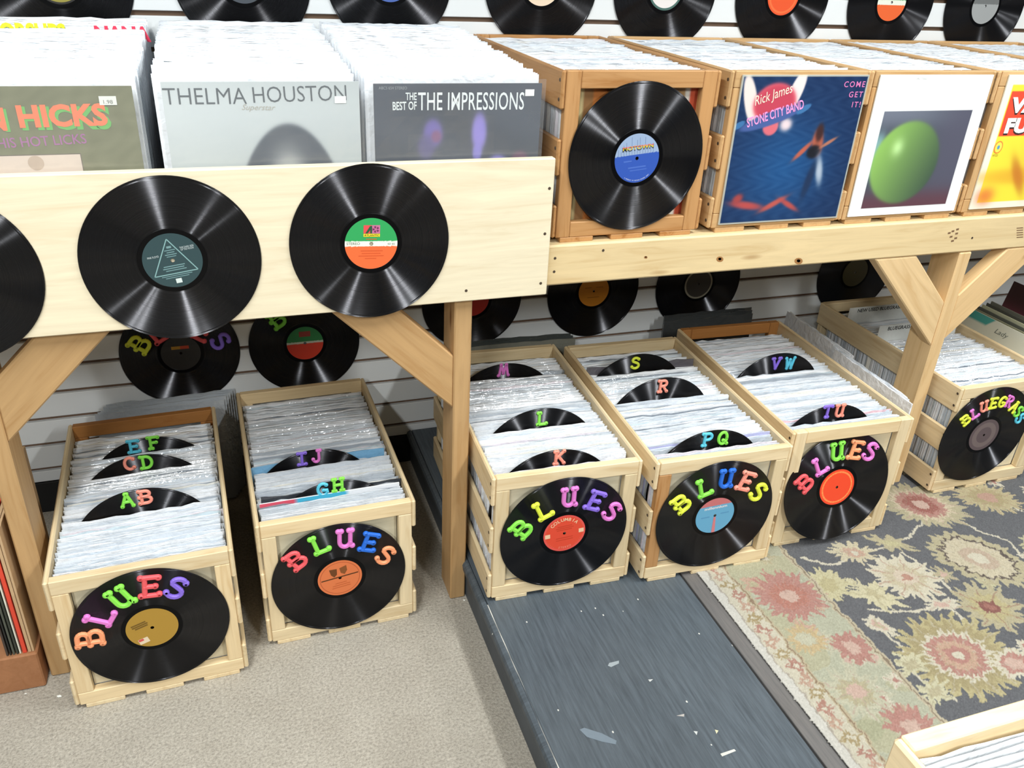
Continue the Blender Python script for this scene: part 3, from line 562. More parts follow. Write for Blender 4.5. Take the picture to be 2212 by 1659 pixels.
# ---------------- foam letters: strokes with knobbed ends
def arc(cx, cy, rx, ry, a0, a1, n=8): return [(cx+rx*math.cos(math.radians(a0+(a1-a0)*i/n)), cy+ry*math.sin(math.radians(a0+(a1-a0)*i/n))) for i in range(n+1)]
GL = {
 'A': ([[(.08, 0), (.48, 1)], [(.48, 1), (.9, 0)], [(.24, .36), (.74, .36)]], [(.08, 0), (.9, 0), (.4, 1), (.52, 1)]),
 'B': ([[(.18, 0), (.18, 1)], [(.0, 1), (.45, 1)]+arc(.5, .77, .32, .23, 90, -90)+[(.18, .53)], [(.18, .53), (.5, .53)]+arc(.52, .265, .38, .265, 90, -90)+[(.0, 0)]], [(.02, 1), (.02, 0), (.02, .5)]),
 'C': ([arc(.5, .5, .42, .5, 50, 310, 14)], [(.79, .86), (.79, .14)]),
 'D': ([[(.2, 0), (.2, 1)], [(.0, 1), (.4, 1)]+arc(.42, .5, .48, .5, 90, -90, 12)+[(.0, 0)]], [(.02, 1), (.02, 0)]),
 'E': ([[(.2, 0), (.2, 1)], [(.02, 1), (.86, 1)], [(.2, .5), (.7, .5)], [(.02, 0), (.88, 0)]], [(.02, 1), (.02, 0), (.86, .96), (.7, .5), (.88, .04)]),
 'F': ([[(.2, 0), (.2, 1)], [(.02, 1), (.86, 1)], [(.2, .52), (.68, .52)]], [(.02, 1), (.08, 0), (.32, 0), (.86, .95), (.68, .52)]),
 'G': ([arc(.5, .5, .42, .5, 50, 330, 14), [(.86, .26), (.86, .42), (.56, .42)]], [(.79, .86), (.56, .42)]),
 'H': ([[(.16, 0), (.16, 1)], [(.82, 0), (.82, 1)], [(.16, .5), (.82, .5)]], [(.06, 0), (.26, 0), (.06, 1), (.26, 1), (.72, 0), (.92, 0), (.72, 1), (.92, 1)]),
 'I': ([[(.5, 0), (.5, 1)], [(.18, 1), (.82, 1)], [(.18, 0), (.82, 0)]], [(.18, 1), (.82, 1), (.18, 0), (.82, 0)]),
 'J': ([[(.66, 1), (.66, .3)]+arc(.4, .28, .26, .28, 0, -170)], [(.56, 1), (.78, 1), (.14, .26)]),
 'K': ([[(.18, 0), (.18, 1)], [(.86, 1), (.2, .45)], [(.4, .6), (.9, 0)]], [(.08, 0), (.28, 0), (.08, 1), (.28, 1), (.86, 1), (.9, 0)]),
 'L': ([[(.22, 1), (.22, 0)], [(.1, 0), (.9, .0)]], [(.1, 1), (.3, 1), (.1, 0), (.9, .05)]),
 'M': ([[(.06, 0), (.24, 1)], [(.24, 1), (.5, .2)], [(.5, .2), (.78, 1)], [(.78, 1), (.96, 0)]], [(.0, 0), (.24, 1), (.78, 1), (1., 0), (.5, .18)]),
 'P': ([[(.2, 0), (.2, 1)], [(.02, 1), (.5, 1)]+arc(.52, .74, .34, .26, 90, -90)+[(.2, .48)]], [(.02, 1), (.08, 0), (.32, 0)]),
 'Q': ([arc(.48, .5, .4, .5, 0, 360, 18), [(.55, .3), (.92, 0)]], [(.92, 0), (.55, .3)]),
 'R': ([[(.2, 0), (.2, 1)], [(.02, 1), (.5, 1)]+arc(.52, .75, .32, .25, 90, -90)+[(.2, .5)], [(.5, .5), (.88, 0)]], [(.02, 1), (.06, 0), (.3, 0), (.9, 0)]),
 'S': ([arc(.5, .76, .34, .24, 20, 200, 9)+arc(.5, .255, .38, .265, 70, -160, 10)], [(.82, .86), (.14, .15)]),
 'T': ([[(.5, 0), (.5, 1)], [(.08, .98), (.92, .98)]], [(.08, .92), (.92, .92), (.4, 0), (.6, 0)]),
 'U': ([[(.14, 1), (.14, .34)]+arc(.46, .32, .32, .32, 180, 350, 9)+[(.78, .4), (.78, 1)], [(.78, .3), (.82, .04)]], [(.06, 1), (.24, 1), (.7, 1), (.88, 1), (.9, .02)]),
 'V': ([[(.1, 1), (.48, 0)], [(.48, 0), (.88, 1)]], [(.02, 1), (.2, 1), (.78, 1), (.96, 1), (.48, .02)]),
 'W': ([[(.06, 1), (.26, 0)], [(.26, 0), (.5, .8)], [(.5, .8), (.74, 0)], [(.74, 0), (.96, 1)]], [(.02, 1), (.5, .84), (1., 1), (.26, 0), (.74, 0)]),
}
FC = {'g': (136, 226, 80), 's': (244, 150, 130), 'o': (246, 158, 112), 'c': (92, 196, 222), 'u': (134, 106, 214), 'p': (226, 124, 204), 'y': (226, 236, 70), 'r': (234, 92, 98), 'b': (38, 108, 214), 'd': (150, 130, 30), 'n': (80, 54, 96)}
FNAME = {'g': 'green', 's': 'salmon pink', 'o': 'orange', 'c': 'light blue', 'u': 'purple', 'p': 'pink', 'y': 'yellow', 'r': 'red', 'b': 'blue', 'd': 'yellow', 'n': 'purple'}
_gl = {}
def letter_mesh(ch, ck):
    if (ch, ck) in _gl: return _gl[ch, ck]
    bm = bmesh.new(); asp = .86; rad = .118; kn = .155; th = .13
    prof = [(-1, 0), (-.9, .6), (-.5, .95), (.5, .95), (.9, .6), (1, 0)]
    for st in GL[ch][0]:
        P_ = [Vector(((x-.48)*asp, y-.5)) for x, y in st]; rr = []
        for i, p in enumerate(P_):
            t = (P_[min(i+1, len(P_)-1)]-P_[max(i-1, 0)]).normalized(); n = Vector((-t.y, t.x)); rr.append([bm.verts.new((p.x+n.x*a*rad, p.y+n.y*a*rad, b*th)) for a, b in prof])
        for a, b in zip(rr, rr[1:]):
            for i in range(len(prof)-1): bm.faces.new((a[i], a[i+1], b[i+1], b[i]))
        bm.faces.new(rr[0]); bm.faces.new(rr[-1][::-1])
    caps = [(p, kn) for p in GL[ch][1]]+[(p, rad*1.0) for st in GL[ch][0] for p in (st[0], st[-1])]
    for (x, y), kr in caps:
        cx, cy = (x-.48)*asp, y-.5; lev = [(1, 0), (.92, .62), (.5, 1.0)]; rs = [[bm.verts.new((cx+kr*f*math.cos(i*PI/5), cy+kr*f*math.sin(i*PI/5), h*th*1.04)) for i in range(10)] for f, h in lev]
        for a, b in zip(rs, rs[1:]):
            for i in range(10): bm.faces.new((a[i], a[(i+1) % 10], b[(i+1) % 10], b[i]))
        bm.faces.new(rs[-1])
    bmesh.ops.recalc_face_normals(bm, faces=bm.faces)
    me = bpy.data.meshes.new('letter'); bm.to_mesh(me); bm.free(); me.materials.append(flat('foam_'+ck, FC[ck], .45)); _gl[ch, ck] = me; return me
def letter(parent, ch, ck, x, y, rot, size=.050):
    o = link('foam_letter', letter_mesh(ch, ck), parent); o.location = (x, y, .0010); o.rotation_euler = (0, 0, rot); o.scale = (size,)*3; o['label'] = FNAME[ck]+' foam letter '+ch; return o
def record(pos, label, labelfn=None, a=0., tilt=0., spin=0., group=None, mesh=None):
    o = link('vinyl_record', mesh or RM); o.matrix_world = Matrix.Translation(pos) @ Matrix.Rotation(a, 4, 'Z') @ Matrix.Rotation(PI/2-tilt, 4, 'X') @ Matrix.Rotation(spin, 4, 'Z')
    tag(o, label, 'vinyl record', group)
    if labelfn: label_disc(o, labelfn)
    return o
def local_px(o, u, v, zoff=.001):
    n = o.matrix_world.to_3x3() @ Vector((0, 0, 1)); p = hit_plane(np.array(o.matrix_world.translation)+zoff*np.array(n), np.array(n), u, v); q = o.matrix_world.inverted() @ Vector(p); return q.x, q.y
def lines(parent, rows, color, z=.0010):   # illegible small print drawn as short bars (x0,x1,y,h)
    for x0, x1, y, h in rows: rect(parent, 'small_print', x0, y-h/2, x1, y+h/2, color, z)
# ---------------- wall records
def wall_rec(x, z, label, fn, spin=0.): return record((x, YW-.0035, z), label, fn, spin=spin, group='records on the slatwall')
DK = const((40, 38, 36))
wall_rec(-.902, 1.342, 'vinyl record on the upper slatwall behind the olive green album row', ringed((38, 36, 34), (150, 140, 60), .80, .92))
wall_rec(-.523, 1.352, 'vinyl record with dark grey label on the upper slatwall', const((70, 76, 84)))
wall_rec(-.188, 1.363, 'vinyl record with mid blue label on the upper slatwall', const((70, 98, 170)))
o = wall_rec(.197, 1.363, 'vinyl record with cream pink label on the upper slatwall', const((232, 208, 182)))
wall_rec(.546, 1.360, 'vinyl record with white label and green rim on the upper slatwall', ringed((226, 220, 216), (70, 104, 96), .88, 1.1))
wall_rec(.910, 1.355, 'vinyl record with orange red label on the upper slatwall', ringed((226, 84, 40), (232, 110, 60), .80, .9))
wall_rec(1.281, 1.347, 'vinyl record with green, white and orange label on the upper slatwall', bands((.12, (60, 150, 90)), (-.14, (226, 230, 214)), (-2, (226, 98, 46))))
wall_rec(1.631, 1.345, 'vinyl record with grey label on the upper slatwall', bands((.5, (150, 152, 152)), (.1, (110, 112, 112)), (-2, (156, 158, 158))))
o = wall_rec(-.770, .444, 'vinyl record with yellow and purple foam letters on the lower slatwall', bands((.42, (40, 38, 36)), (.12, (44, 42, 40)), (-2, (40, 38, 36))))
rect(o, 'label_stripe', -.022, .012, .0, .021, (176, 130, 40), .0012); rect(o, 'label_stripe', .0, .012, .022, .021, (190, 70, 40), .0012)
def put_letters(o, lst, size=.043, kf=.75, zoff=.004):
    for ch, u, v, ck in lst:
        x, y = local_px(o, u, v, zoff); an = math.atan2(y, x)-PI/2
        while an > PI: an -= 2*PI
        while an < -PI: an += 2*PI
        letter(o, ch, ck, x, y, an*kf, size)
put_letters(o, [('B', 302, 744, 'y'), ('L', 337, 722, 'r'), ('E', 438, 718, 'r'), ('S', 476, 737, 'u')], .046)
ATL = bands((.10, (46, 160, 88)), (-.10, (232, 236, 222)), (-2, (236, 106, 56)))
def atlantic(o):
    rect(o, 'logo_panel', -.015, .020, .000, .036, (222, 76, 80), .0011); poly(o, 'logo_letter', [(-.0115, .0205), (-.003, .0345), (.001, .0345), (.001, .0205), (-.0025, .0205), (-.0025, .027), (-.007, .0205)], (34, 84, 56), .0013)
    rect(o, 'logo_panel', .0005, .020, .016, .036, (196, 110, 150), .0011)
    for i in range(5):
        a = i*2*PI/5; poly(o, 'logo_swirl', [(.008+.002*math.cos(a), .028+.002*math.sin(a)), (.008+.0065*math.cos(a+.3), .028+.0065*math.sin(a+.3)), (.008+.0065*math.cos(a+1.), .028+.0065*math.sin(a+1.)), (.008+.0035*math.cos(a+1.), .028+.0035*math.sin(a+1.))], (110, 40, 84), .0013)
    rect(o, 'logo_panel', -.015, .0135, .016, .0195, (226, 208, 50), .0011); text(o, 'ATLANTIC', .0005, .0165, .0042, (60, 60, 30), .028, z=.0013)
    text(o, 'STEREO', -.034, .0005, .005, (110, 116, 108), .025, z=.0011); text(o, 'SD 82', .038, -.0005, .0035, (110, 116, 108), .014, z=.0011)
    lines(o, [(-.02, .022, -.014, .0016), (-.018, .018, -.019, .0016), (-.024, .024, -.024, .0016), (-.012, .01, -.029, .0016), (-.01, .01, .009, .0015)], (206, 84, 40))
o = wall_rec(-.446, .439, 'vinyl record with green, white and red label on the lower slatwall', bands((.10, (46, 130, 70)), (-.02, (196, 200, 184)), (-2, (214, 62, 40)))); rect(o, 'logo_panel', -.015, .020, .016, .036, (150, 60, 50), .0011)
put_letters(o, [('B', 598, 690, 'g')], .045)
wall_rec(.037, .526, 'vinyl record with red label on the slatwall behind the middle post', const((196, 56, 48)))
o = wall_rec(.422, .522, 'vinyl record with golden orange label on the lower slatwall', const((214, 138, 40))); lines(o, [(-.03, -.008, .012, .002), (.006, .03, .012, .002), (-.02, .02, -.02, .002)], (160, 96, 30))
wall_rec(.786, .516, 'vinyl record with worn dark label and pale rim on the lower slatwall', ringed((64, 60, 56), (150, 146, 130), .88, 1.1))
wall_rec(1.393, .509, 'vinyl record with dull olive label on the slatwall by the braced post', const((96, 92, 62)))
# ---------------- front board records
o = record((hit(1, -.002, 100.6, 618.6)[0]-.1508, -.0025, .925), 'vinyl record cut by the picture edge on the pale front board', const((60, 60, 62)), spin=0, group='records on the front board')
o = record((-.7163, -.0025, .9335), 'vinyl record with dark teal triangle label on the pale front board', const((44, 68, 72)), spin=.14, group='records on the front board')
T_ = [(-.020, .036), (-.034, -.031), (.041, -.021)]
def stroke(parent, name, p, q, wd, col, z=.0011):
    d = Vector((q[0]-p[0], q[1]-p[1])).normalized(); n = (-d.y*wd/2, d.x*wd/2); poly(parent, name, [(p[0]-n[0], p[1]-n[1]), (q[0]-n[0], q[1]-n[1]), (q[0]+n[0], q[1]+n[1]), (p[0]+n[0], p[1]+n[1])], col, z)
T_ = [(.0, .040), (-.037, -.024), (.037, -.024)]
for i in range(3): stroke(o, 'label_triangle', T_[i], T_[(i+1) % 3], .0018, (130, 168, 168))
text(o, 'PINK FLOYD', -.030, .012, .0036, (196, 206, 206), .019, z=.0011); text(o, 'THE DARK SIDE', .029, .0205, .0034, (196, 206, 206), .024, z=.0011); text(o, 'OF THE MOON', .029, .0165, .0034, (196, 206, 206), .022, z=.0011)
lines(o, [(-.004, .004, .025, .004), (-.009, .009, .0195, .0016), (-.006, .007, .0155, .0016), (-.010, .010, .0115, .0016), (-.008, .008, .0078, .0014), (-.018, .018, -.0095, .0018), (-.020, .016, -.0135, .0018), (-.016, .019, -.0175, .0016), (-.026, .026, -.0275, .0014), (-.020, .02, -.031, .0014)], (112, 146, 148))
rect(o, 'label_emblem', -.0045, -.0425, .0055, -.034, (206, 216, 214), .0012)
o = record((-.3644, -.0025, .9422), 'vinyl record with bright green, white and orange label on the pale front board', ATL, spin=-.05, group='records on the front board'); atlantic(o)
# ---------------- leaning record on the table crate
o = record((hit(1, .030, 1375.9, 342)[0], .0305, hit(1, .030, 1375.9, 342)[2]), 'vinyl record with blue and silver label leaning on the table crate', bands((.16, (146, 166, 196)), (-2, (46, 82, 170))), spin=.10, tilt=.0)
for i in range(14): rect(o, 'map_line', -.042+.006*i, .009, -.0412+.006*i, .012+.034*abs(math.cos(i*1.9))*max(0, 1-((-.042+.006*i)/.05)**2), (100, 122, 160), .00095)
text(o, 'MOTOWN', .002, .0205, .0095, (62, 74, 84), .070, z=.0011, bold=.03); text(o, 'MOTOWN', .002, .0225, .0075, (220, 196, 60), .068, z=.0013, bold=.02); text(o, 'MOTOWN', .002, .0245, .0030, (222, 96, 110), .068, z=.0015, bold=.02)
lines(o, [(-.03, -.012, -.004, .003), (-.02, .02, -.018, .003), (-.016, .022, -.024, .002)], (70, 104, 186)); arc_text(o, 'A PRODUCT OF MOTOWN RECORD CORP', .0455, -PI/2, .0022, (206, 216, 236), .042, z=.0011, flip=True)
# ---------------- crate front records
def crate_record(i, u, v, label, fn, w_=-.0035, tilt=0., spin=0.):
    c = CR[i]; n = np.array([math.sin(c[3]), -math.cos(c[3]), 0]); p0 = np.array(cpt(c, W/2, w_, 0)); p = hit_plane(p0, n, u, v)
    return record(tuple(p), label, fn, a=c[3], tilt=tilt, spin=spin, group='lettered records on the crate fronts')
Q = lambda s, ox, oy, l: [(ch, ox+u/s, oy+v/s, c) for ch, u, v, c in l]
o = crate_record(1, 329, 1355, 'lettered vinyl record with golden brown label on the A B to E F crate', const((170, 132, 48)), spin=.3)
put_letters(o, Q(3.26, 0, 1150, [('B', 630, 750, 'o'), ('L', 705, 600, 'p'), ('U', 850, 465, 'g'), ('E', 1060, 385, 'r'), ('S', 1240, 395, 'u')]), .045, 1.0)
lines(o, [(-.034, -.004, .022, .0035), (-.034, -.002, .017, .0035), (-.030, -.004, .012, .0035)], (112, 84, 30)); rect(o, 'price_sticker', -.038, -.030, -.018, -.016, (226, 206, 176), .0011); rect(o, 'price_mark', -.037, -.022, -.027, -.0165, (210, 84, 80), .0013)
o = crate_record(2, 734.5, 1247.8, 'lettered vinyl record with orange two mask label on a crate front', ringed((216, 116, 66), (180, 84, 44), .86, .90), spin=.12)
put_letters(o, Q(2.593, 480, 780, [('B', 415, 1118, 'r'), ('L', 545, 1030, 'g'), ('U', 690, 998, 'p'), ('E', 828, 1018, 'b'), ('S', 915, 1090, 'o')]), .043, .6)
rect(o, 'label_bar', -.042, .0015, .042, .0045, (74, 44, 16), .0011); poly(o, 'label_emblem', [(-.020, .030), (-.003, .028), (-.005, .012), (-.012, .006), (-.018, .014)], (106, 60, 24), .0012); poly(o, 'label_emblem', [(.003, .028), (.019, .032), (.019, .018), (.012, .008), (.004, .014)], (132, 76, 34), .0012)
lines(o, [(-.013, .013, -.014, .002), (-.02, .02, -.020, .002), (-.022, .02, -.026, .002)], (190, 92, 46))
o = crate_record(3, 1219, 1151.4, 'lettered vinyl record with red label on the K, L and M crate', ringed((222, 74, 48), (224, 84, 74), .9, 1.1), spin=.08)
put_letters(o, Q(2.676, 980, 700, [('B', 395, 1187, 'g'), ('L', 518, 1078, 'y'), ('U', 670, 1005, 'p'), ('E', 822, 1025, 'u'), ('S', 915, 1085, 'p')]), .043, .62)
arc_text(o, 'COLUMBIA', .0385, PI/2, .0085, (240, 210, 170), .235, z=.0011, bold=.01); arc_text(o, 'STEREO', .040, -PI/2, .0055, (238, 150, 130), .13, z=.0011, flip=True); 
for s in (-1, 1): rect(o, 'label_emblem', s*.040-.006, -.006, s*.040+.006, .005, (236, 196, 160), .0011); arc_text(o, '----', .041, -PI/2+s*.85, .004, (238, 160, 130), .13, z=.0011, flip=True)
lines(o, [(-.016, .018, .020, .0022), (-.02, .022, .015, .0022), (-.018, .018, .010, .0022), (-.02, .02, -.012, .002), (-.02, .02, -.018, .002)], (196, 62, 36))
o = crate_record(4, 1544, 1113, 'lettered vinyl record with sky blue label on the P Q to S crate', bands((.58, (196, 110, 112)), (-2, (98, 164, 198))), spin=.06)
put_letters(o, Q(2.766, 1340, 680, [('B', 368, 1130, 'y'), ('L', 505, 1035, 'g'), ('U', 635, 983, 'b'), ('E', 755, 998, 's'), ('S', 825, 1060, 'y')]), .043, .6)
text(o, 'millennium', 0, .0235, .0075, (230, 226, 226), .058, z=.0011, bold=.02); poly(o, 'label_stem', [(-.003, -.004), (.0025, -.004), (.0042, -.0495), (-.0048, -.0495)], (204, 122, 126), .0011); lines(o, [(-.036, -.014, -.001, .003), (.014, .036, .003, .003)], (84, 144, 184))
o = crate_record(5, 1807.5, 1052, 'lettered vinyl record with glowing red orange label on the T U crate', ringed((232, 70, 36), (240, 128, 66), .80, .88), w_=-.006, tilt=.115)
put_letters(o, Q(2.766, 1340, 680, [('B', 1105, 1005, 'r'), ('L', 1198, 903, 'p'), ('U', 1300, 820, 'g'), ('E', 1412, 810, 'o'), ('S', 1495, 818, 'p')]), .043, .6)
arc_text(o, 'COLUMBIA '*4, .042, PI/2, .0042, (244, 176, 110), .174, z=.0011)
o = crate_record(6, 2125, 939.4, 'lettered vinyl record with dull purple label on the crate behind the braced post', ringed((92, 78, 80), (112, 98, 96), .5, .8), spin=0)
put_letters(o, Q(6.635, 1960, 840, [('B', 848, 447, 'y'), ('L', 975, 355, 'p'), ('U', 1107, 262, 's'), ('E', 1245, 212, 'y'), ('G', 1372, 193, 'y'), ('R', 1470, 188, 'p'), ('A', 1545, 265, 'y'), ('S', 1600, 330, 'g'), ('S', 1625, 425, 'c')]), .030, .75)
# ---------------- dividers
for i, lst in divpos.items():
    for u, wv, hz, let in lst:
        nm = ' and '.join(l[0] for l in let)
        o = record(cpt(CR[i], u, wv, hz), 'half hidden vinyl record divider with foam '+('letters ' if len(let) > 1 else 'letter ')+nm, const((60, 60, 60)), a=CR[i][3], group='vinyl dividers')
        for ch, pu, pv, ck in let:
            x, y = local_px(o, pu, pv); letter(o, ch, ck, x, y, 0, .031)
# divider cards
def card(c, wv, s, label, u0=.02, w_=.30):
    e = board('divider_card', 0, w_, -.001, .001, 0, .345, flat('white_plastic_card', (226, 228, 224), .35), None, .0005); e.matrix_world = Matrix.Translation(cpt(c, u0+w_/2, wv, .020+.1725)) @ Matrix.Rotation(c[3], 4, 'Z') @ Matrix.Rotation(-PI/2, 4, 'Y')
    tag(e, label, 'divider card', 'divider cards'); t = text(e, s, 0, 0, .012, (36, 38, 36), None, z=0, align='L', bold=.02)
    t.matrix_local = Matrix.Translation((.161, -.0013, .118)) @ Matrix(((0, 1, 0, 0), (0, 0, -1, 0), (-1, 0, 0, 0), (0, 0, 0, 1))); return e
card(CR[6], .36, 'BLUEGRASS-', 'white plastic divider card lettered BLUEGRASS'); card(CR[6], .50, 'NEW USED BLUEGRASS', 'white plastic divider card lettered NEW USED BLUEGRASS')

# ================================================================== ALBUM COVERS
S12 = .314
def album(pos, label, edge, artfn, n=110, a=0., tilt=0., size=(S12, S12), plastic=False, name='record_album', group=None):
    """cardboard album: origin at the lower left front corner, local x along the width, local y up"""
    e = empty(name, pos); e.rotation_euler = (0, 0, 0); e.matrix_world = Matrix.Translation(pos) @ Matrix.Rotation(a, 4, 'Z') @ Matrix.Rotation(PI/2-tilt, 4, 'X'); tag(e, label, 'record album', group)
    b = box_mesh(size[0], size[1], .0036, .0006, flat('card_%d_%d_%d' % edge, edge, .55)); o = link('cover', b, e); o.location = (size[0]/2, size[1]/2, -.0018)
    if artfn: grid_art('cover_print', size[0], size[1], n, n, artfn, attr_mat('cover_ink', 'Col', .4), e, .0002)
    if plastic:
        bm = bmesh.new(); n_ = 10; x0, x1, y0, y1 = -.006, size[0]+.007, 0, size[1]+.008
        vs_ = [[bm.verts.new((x0+(x1-x0)*i/n_, y0+(y1-y0)*j/n_, .0022+.0012*math.sin(i*1.3+j*.7))) for i in range(n_+1)] for j in range(n_+1)]
        for j in range(n_):
            for i in range(n_): bm.faces.new((vs_[j][i], vs_[j][i+1], vs_[j+1][i+1], vs_[j+1][i]))
        me = bpy.data.meshes.new('plastic_sleeve'); bm.to_mesh(me); bm.free(); link('plastic_sleeve', me, e, film_mat())
    return e
def soft(d, w_): return 1/(1+np.exp(d/w_))
def mixc(C, m, c): return C*(1-m[..., None])+np.array(c, float)*m[..., None]
def fillc(U, c): return np.tile(np.array(c, float), U.shape+(1,))
# olive
def art_olive(U, V):
    C = fillc(U, (118, 118, 88)); n = np.sin(U*37+3*np.sin(V*23))*np.sin(V*31+2*np.sin(U*17)); C += n[..., None]*5
    return C
YB = .034
def front_cover(px_tl, px_tr, *args, **kw):
    a, b = hit(1, YB, *px_tl), hit(1, YB, *px_tr); s = b[0]-a[0]; return a, s
e = album((-1.058, YB, 1.222-S12), 'olive green album with orange and green title in plastic behind the front board', (120, 120, 92), art_olive, 100, plastic=True, size=(S12+.002, S12))
def ploc(e, u, v):
    n = e.matrix_world.to_3x3() @ Vector((0, 0, 1)); q = e.matrix_world.inverted() @ Vector(hit_plane(np.array(e.matrix_world.translation), np.array(n), u, v)); return q.x, q.y
def t2(e, s, p0, p1, h, color, z=.0006, **kw):   # words between two pixel points of their middle line
    a, b = ploc(e, *p0), ploc(e, *p1); return text(e, s, (a[0]+b[0])/2, (a[1]+b[1])/2, h, color, math.hypot(b[0]-a[0], b[1]-a[1]), math.atan2(b[1]-a[1], b[0]-a[0]), z, **kw)
a = ploc(e, 173, 333); rect(e, 'cover_picture', .004, .01, a[0]+.0015, a[1]+.0015, (110, 100, 88), .0004); rect(e, 'cover_picture', .004, .01, a[0], a[1], (214, 198, 184), .0006)
a = ploc(e, 78, 352); poly(e, 'picture_shape', [(a[0]+.012*math.cos(t*PI/8), a[1]+.012*math.sin(t*PI/8)) for t in range(16)], (188, 168, 150), .0008)
t2(e, 'HICKS', (44, 256), (239, 254), .038, (108, 178, 92), .0006, bold=.05); t2(e, 'HICKS', (38, 252), (231, 247), .036, (238, 126, 84), .0009, bold=.04)
a, b = ploc(e, 15, 260), ploc(e, -150, 262); text(e, 'DAN', a[0]+.002, a[1], .036, (108, 178, 92), .085, 0, .0006, bold=.05, align='R'); text(e, 'DAN', a[0]-.002, a[1]+.002, .036, (238, 126, 84), .085, 0, .0009, bold=.04, align='R')
t2(e, 'HIS HOT LICKS', (-6, 310), (186, 299), .016, (162, 104, 150), .0006, bold=.01); a = ploc(e, -14, 311); text(e, 'AND', a[0], a[1], .016, (162, 104, 150), .04, 0, .0006, align='R')
a = ploc(e, 233, 217); rect(e, 'price_sticker', a[0]-.013, a[1]-.007, a[0]+.013, a[1]+.007, (226, 228, 220), .0012); text(e, '1.98', a[0], a[1]-.002, .006, (130, 130, 126), .014, 0, .0014)
# silver
def art_silver(U, V):
    C = fillc(U, (196, 203, 204))-(U[..., None]*10)+8*np.sin(V*9)[..., None]; hair = np.hypot((U-.61)/(.25+.10*np.clip(.75-V,0,1)), (V-.30)/.475)-1
    C = mixc(C, soft(hair, .012)*(V > .2), (74, 80, 90)); C = mixc(C, soft(np.hypot((U-.60)/.12, (V-.30)/.30)-1, .14), (206, 206, 200)); return C
a_, s_ = front_cover((347, 186), (775, 180))
e = album((a_[0], YB, 1.222-S12+.006), 'silver grey album with thin black serif title in plastic behind the front board', (190, 196, 196), art_silver, 100, plastic=True, size=(s_, S12))
t2(e, 'THELMA', (352, 208), (532, 207), .026, (84, 90, 94), .0006, bold=-.008); t2(e, 'HOUSTON', (546, 205), (748, 200), .026, (84, 90, 94), .0006, bold=-.008)
t2(e, 'Superstar', (522, 233), (595, 234), .012, (176, 172, 160), .0006, shear=.4); a = ploc(e, 735, 215); rect(e, 'price_sticker', a[0]-.010, a[1]-.006, a[0]+.010, a[1]+.006, (240, 242, 240), .0012)
# charcoal
def art_char(U, V):
    C = fillc(U, (62, 68, 80)); C += (10*np.sin(U*7+2*np.sin(V*9)))[..., None]*.6
    for cx, cy, rx, ry, c in ((.34, .72, .055, .08, (116, 100, 178)), (.30, .64, .05, .07, (90, 84, 130)), (.36, .70, .03, .035, (130, 84, 120)), (.62, .72, .045, .11, (150, 134, 220)), (.61, .60, .028, .05, (136, 126, 206)), (.74, .52, .06, .06, (152, 140, 222)), (.46, .48, .05, .06, (118, 110, 170)), (.88, .56, .05, .04, (108, 66, 92))): C = mixc(C, soft(np.hypot((U-cx)/rx, (V-cy)/ry)-1, .12)*.9, c)
    return C
a_, s_ = front_cover((806, 168), (1172, 168))
e = album((a_[0], YB, 1.222-S12+.002), 'charcoal album with bold white title in plastic behind the front board', (90, 84, 82), art_char, 100, plastic=True, size=(s_, S12))
t2(e, 'THE IMPRESSIONS', (903, 219), (1132, 218), .032, (230, 236, 236), .0006, bold=.006, space=1.06); t2(e, 'THE', (876, 208), (900, 208), .013, (224, 230, 230), .0006, bold=.02); t2(e, 'BEST OF', (848, 229), (900, 228), .015, (224, 230, 230), .0006, bold=.02)
t2(e, 'ABCS 654 STEREO', (818, 190), (879, 190), .005, (150, 156, 160), .0006); a = ploc(e, 1144, 200); rect(e, 'price_sticker', a[0]-.009, a[1]-.006, a[0]+.009, a[1]+.006, (240, 242, 240), .0012)
c_ = CR[2]; p_ = cpt(c_, .017, divpos[2][0][1]-.005, .018)
album(p_, 'album with red and light blue corner stripes in front of the H divider', (226, 228, 230), lambda U, V: mixc(mixc(fillc(U, (232, 234, 238)), ((U > .26) & (U < .62)).astype(float), (74, 178, 210)), (U < .26).astype(float), (214, 84, 104)), 30, a=c_[3])
# tall album at the back of the olive row
e = album((-1.08, .50, ZT+.03), 'dark album with yellow and red lettering near the back of the olive row', (226, 228, 228), lambda U, V: mixc(fillc(U, (232, 234, 234)), (U < .62).astype(float), (78, 84, 90)), 20, group=None)
t2(e, 'ORSLIPS', (0, 68), (143, 70), .034, (222, 226, 50), .0006, bold=.05); t2(e, 'NANA', (205, 72), (325, 74), .030, (224, 60, 90), .0006, bold=.05)
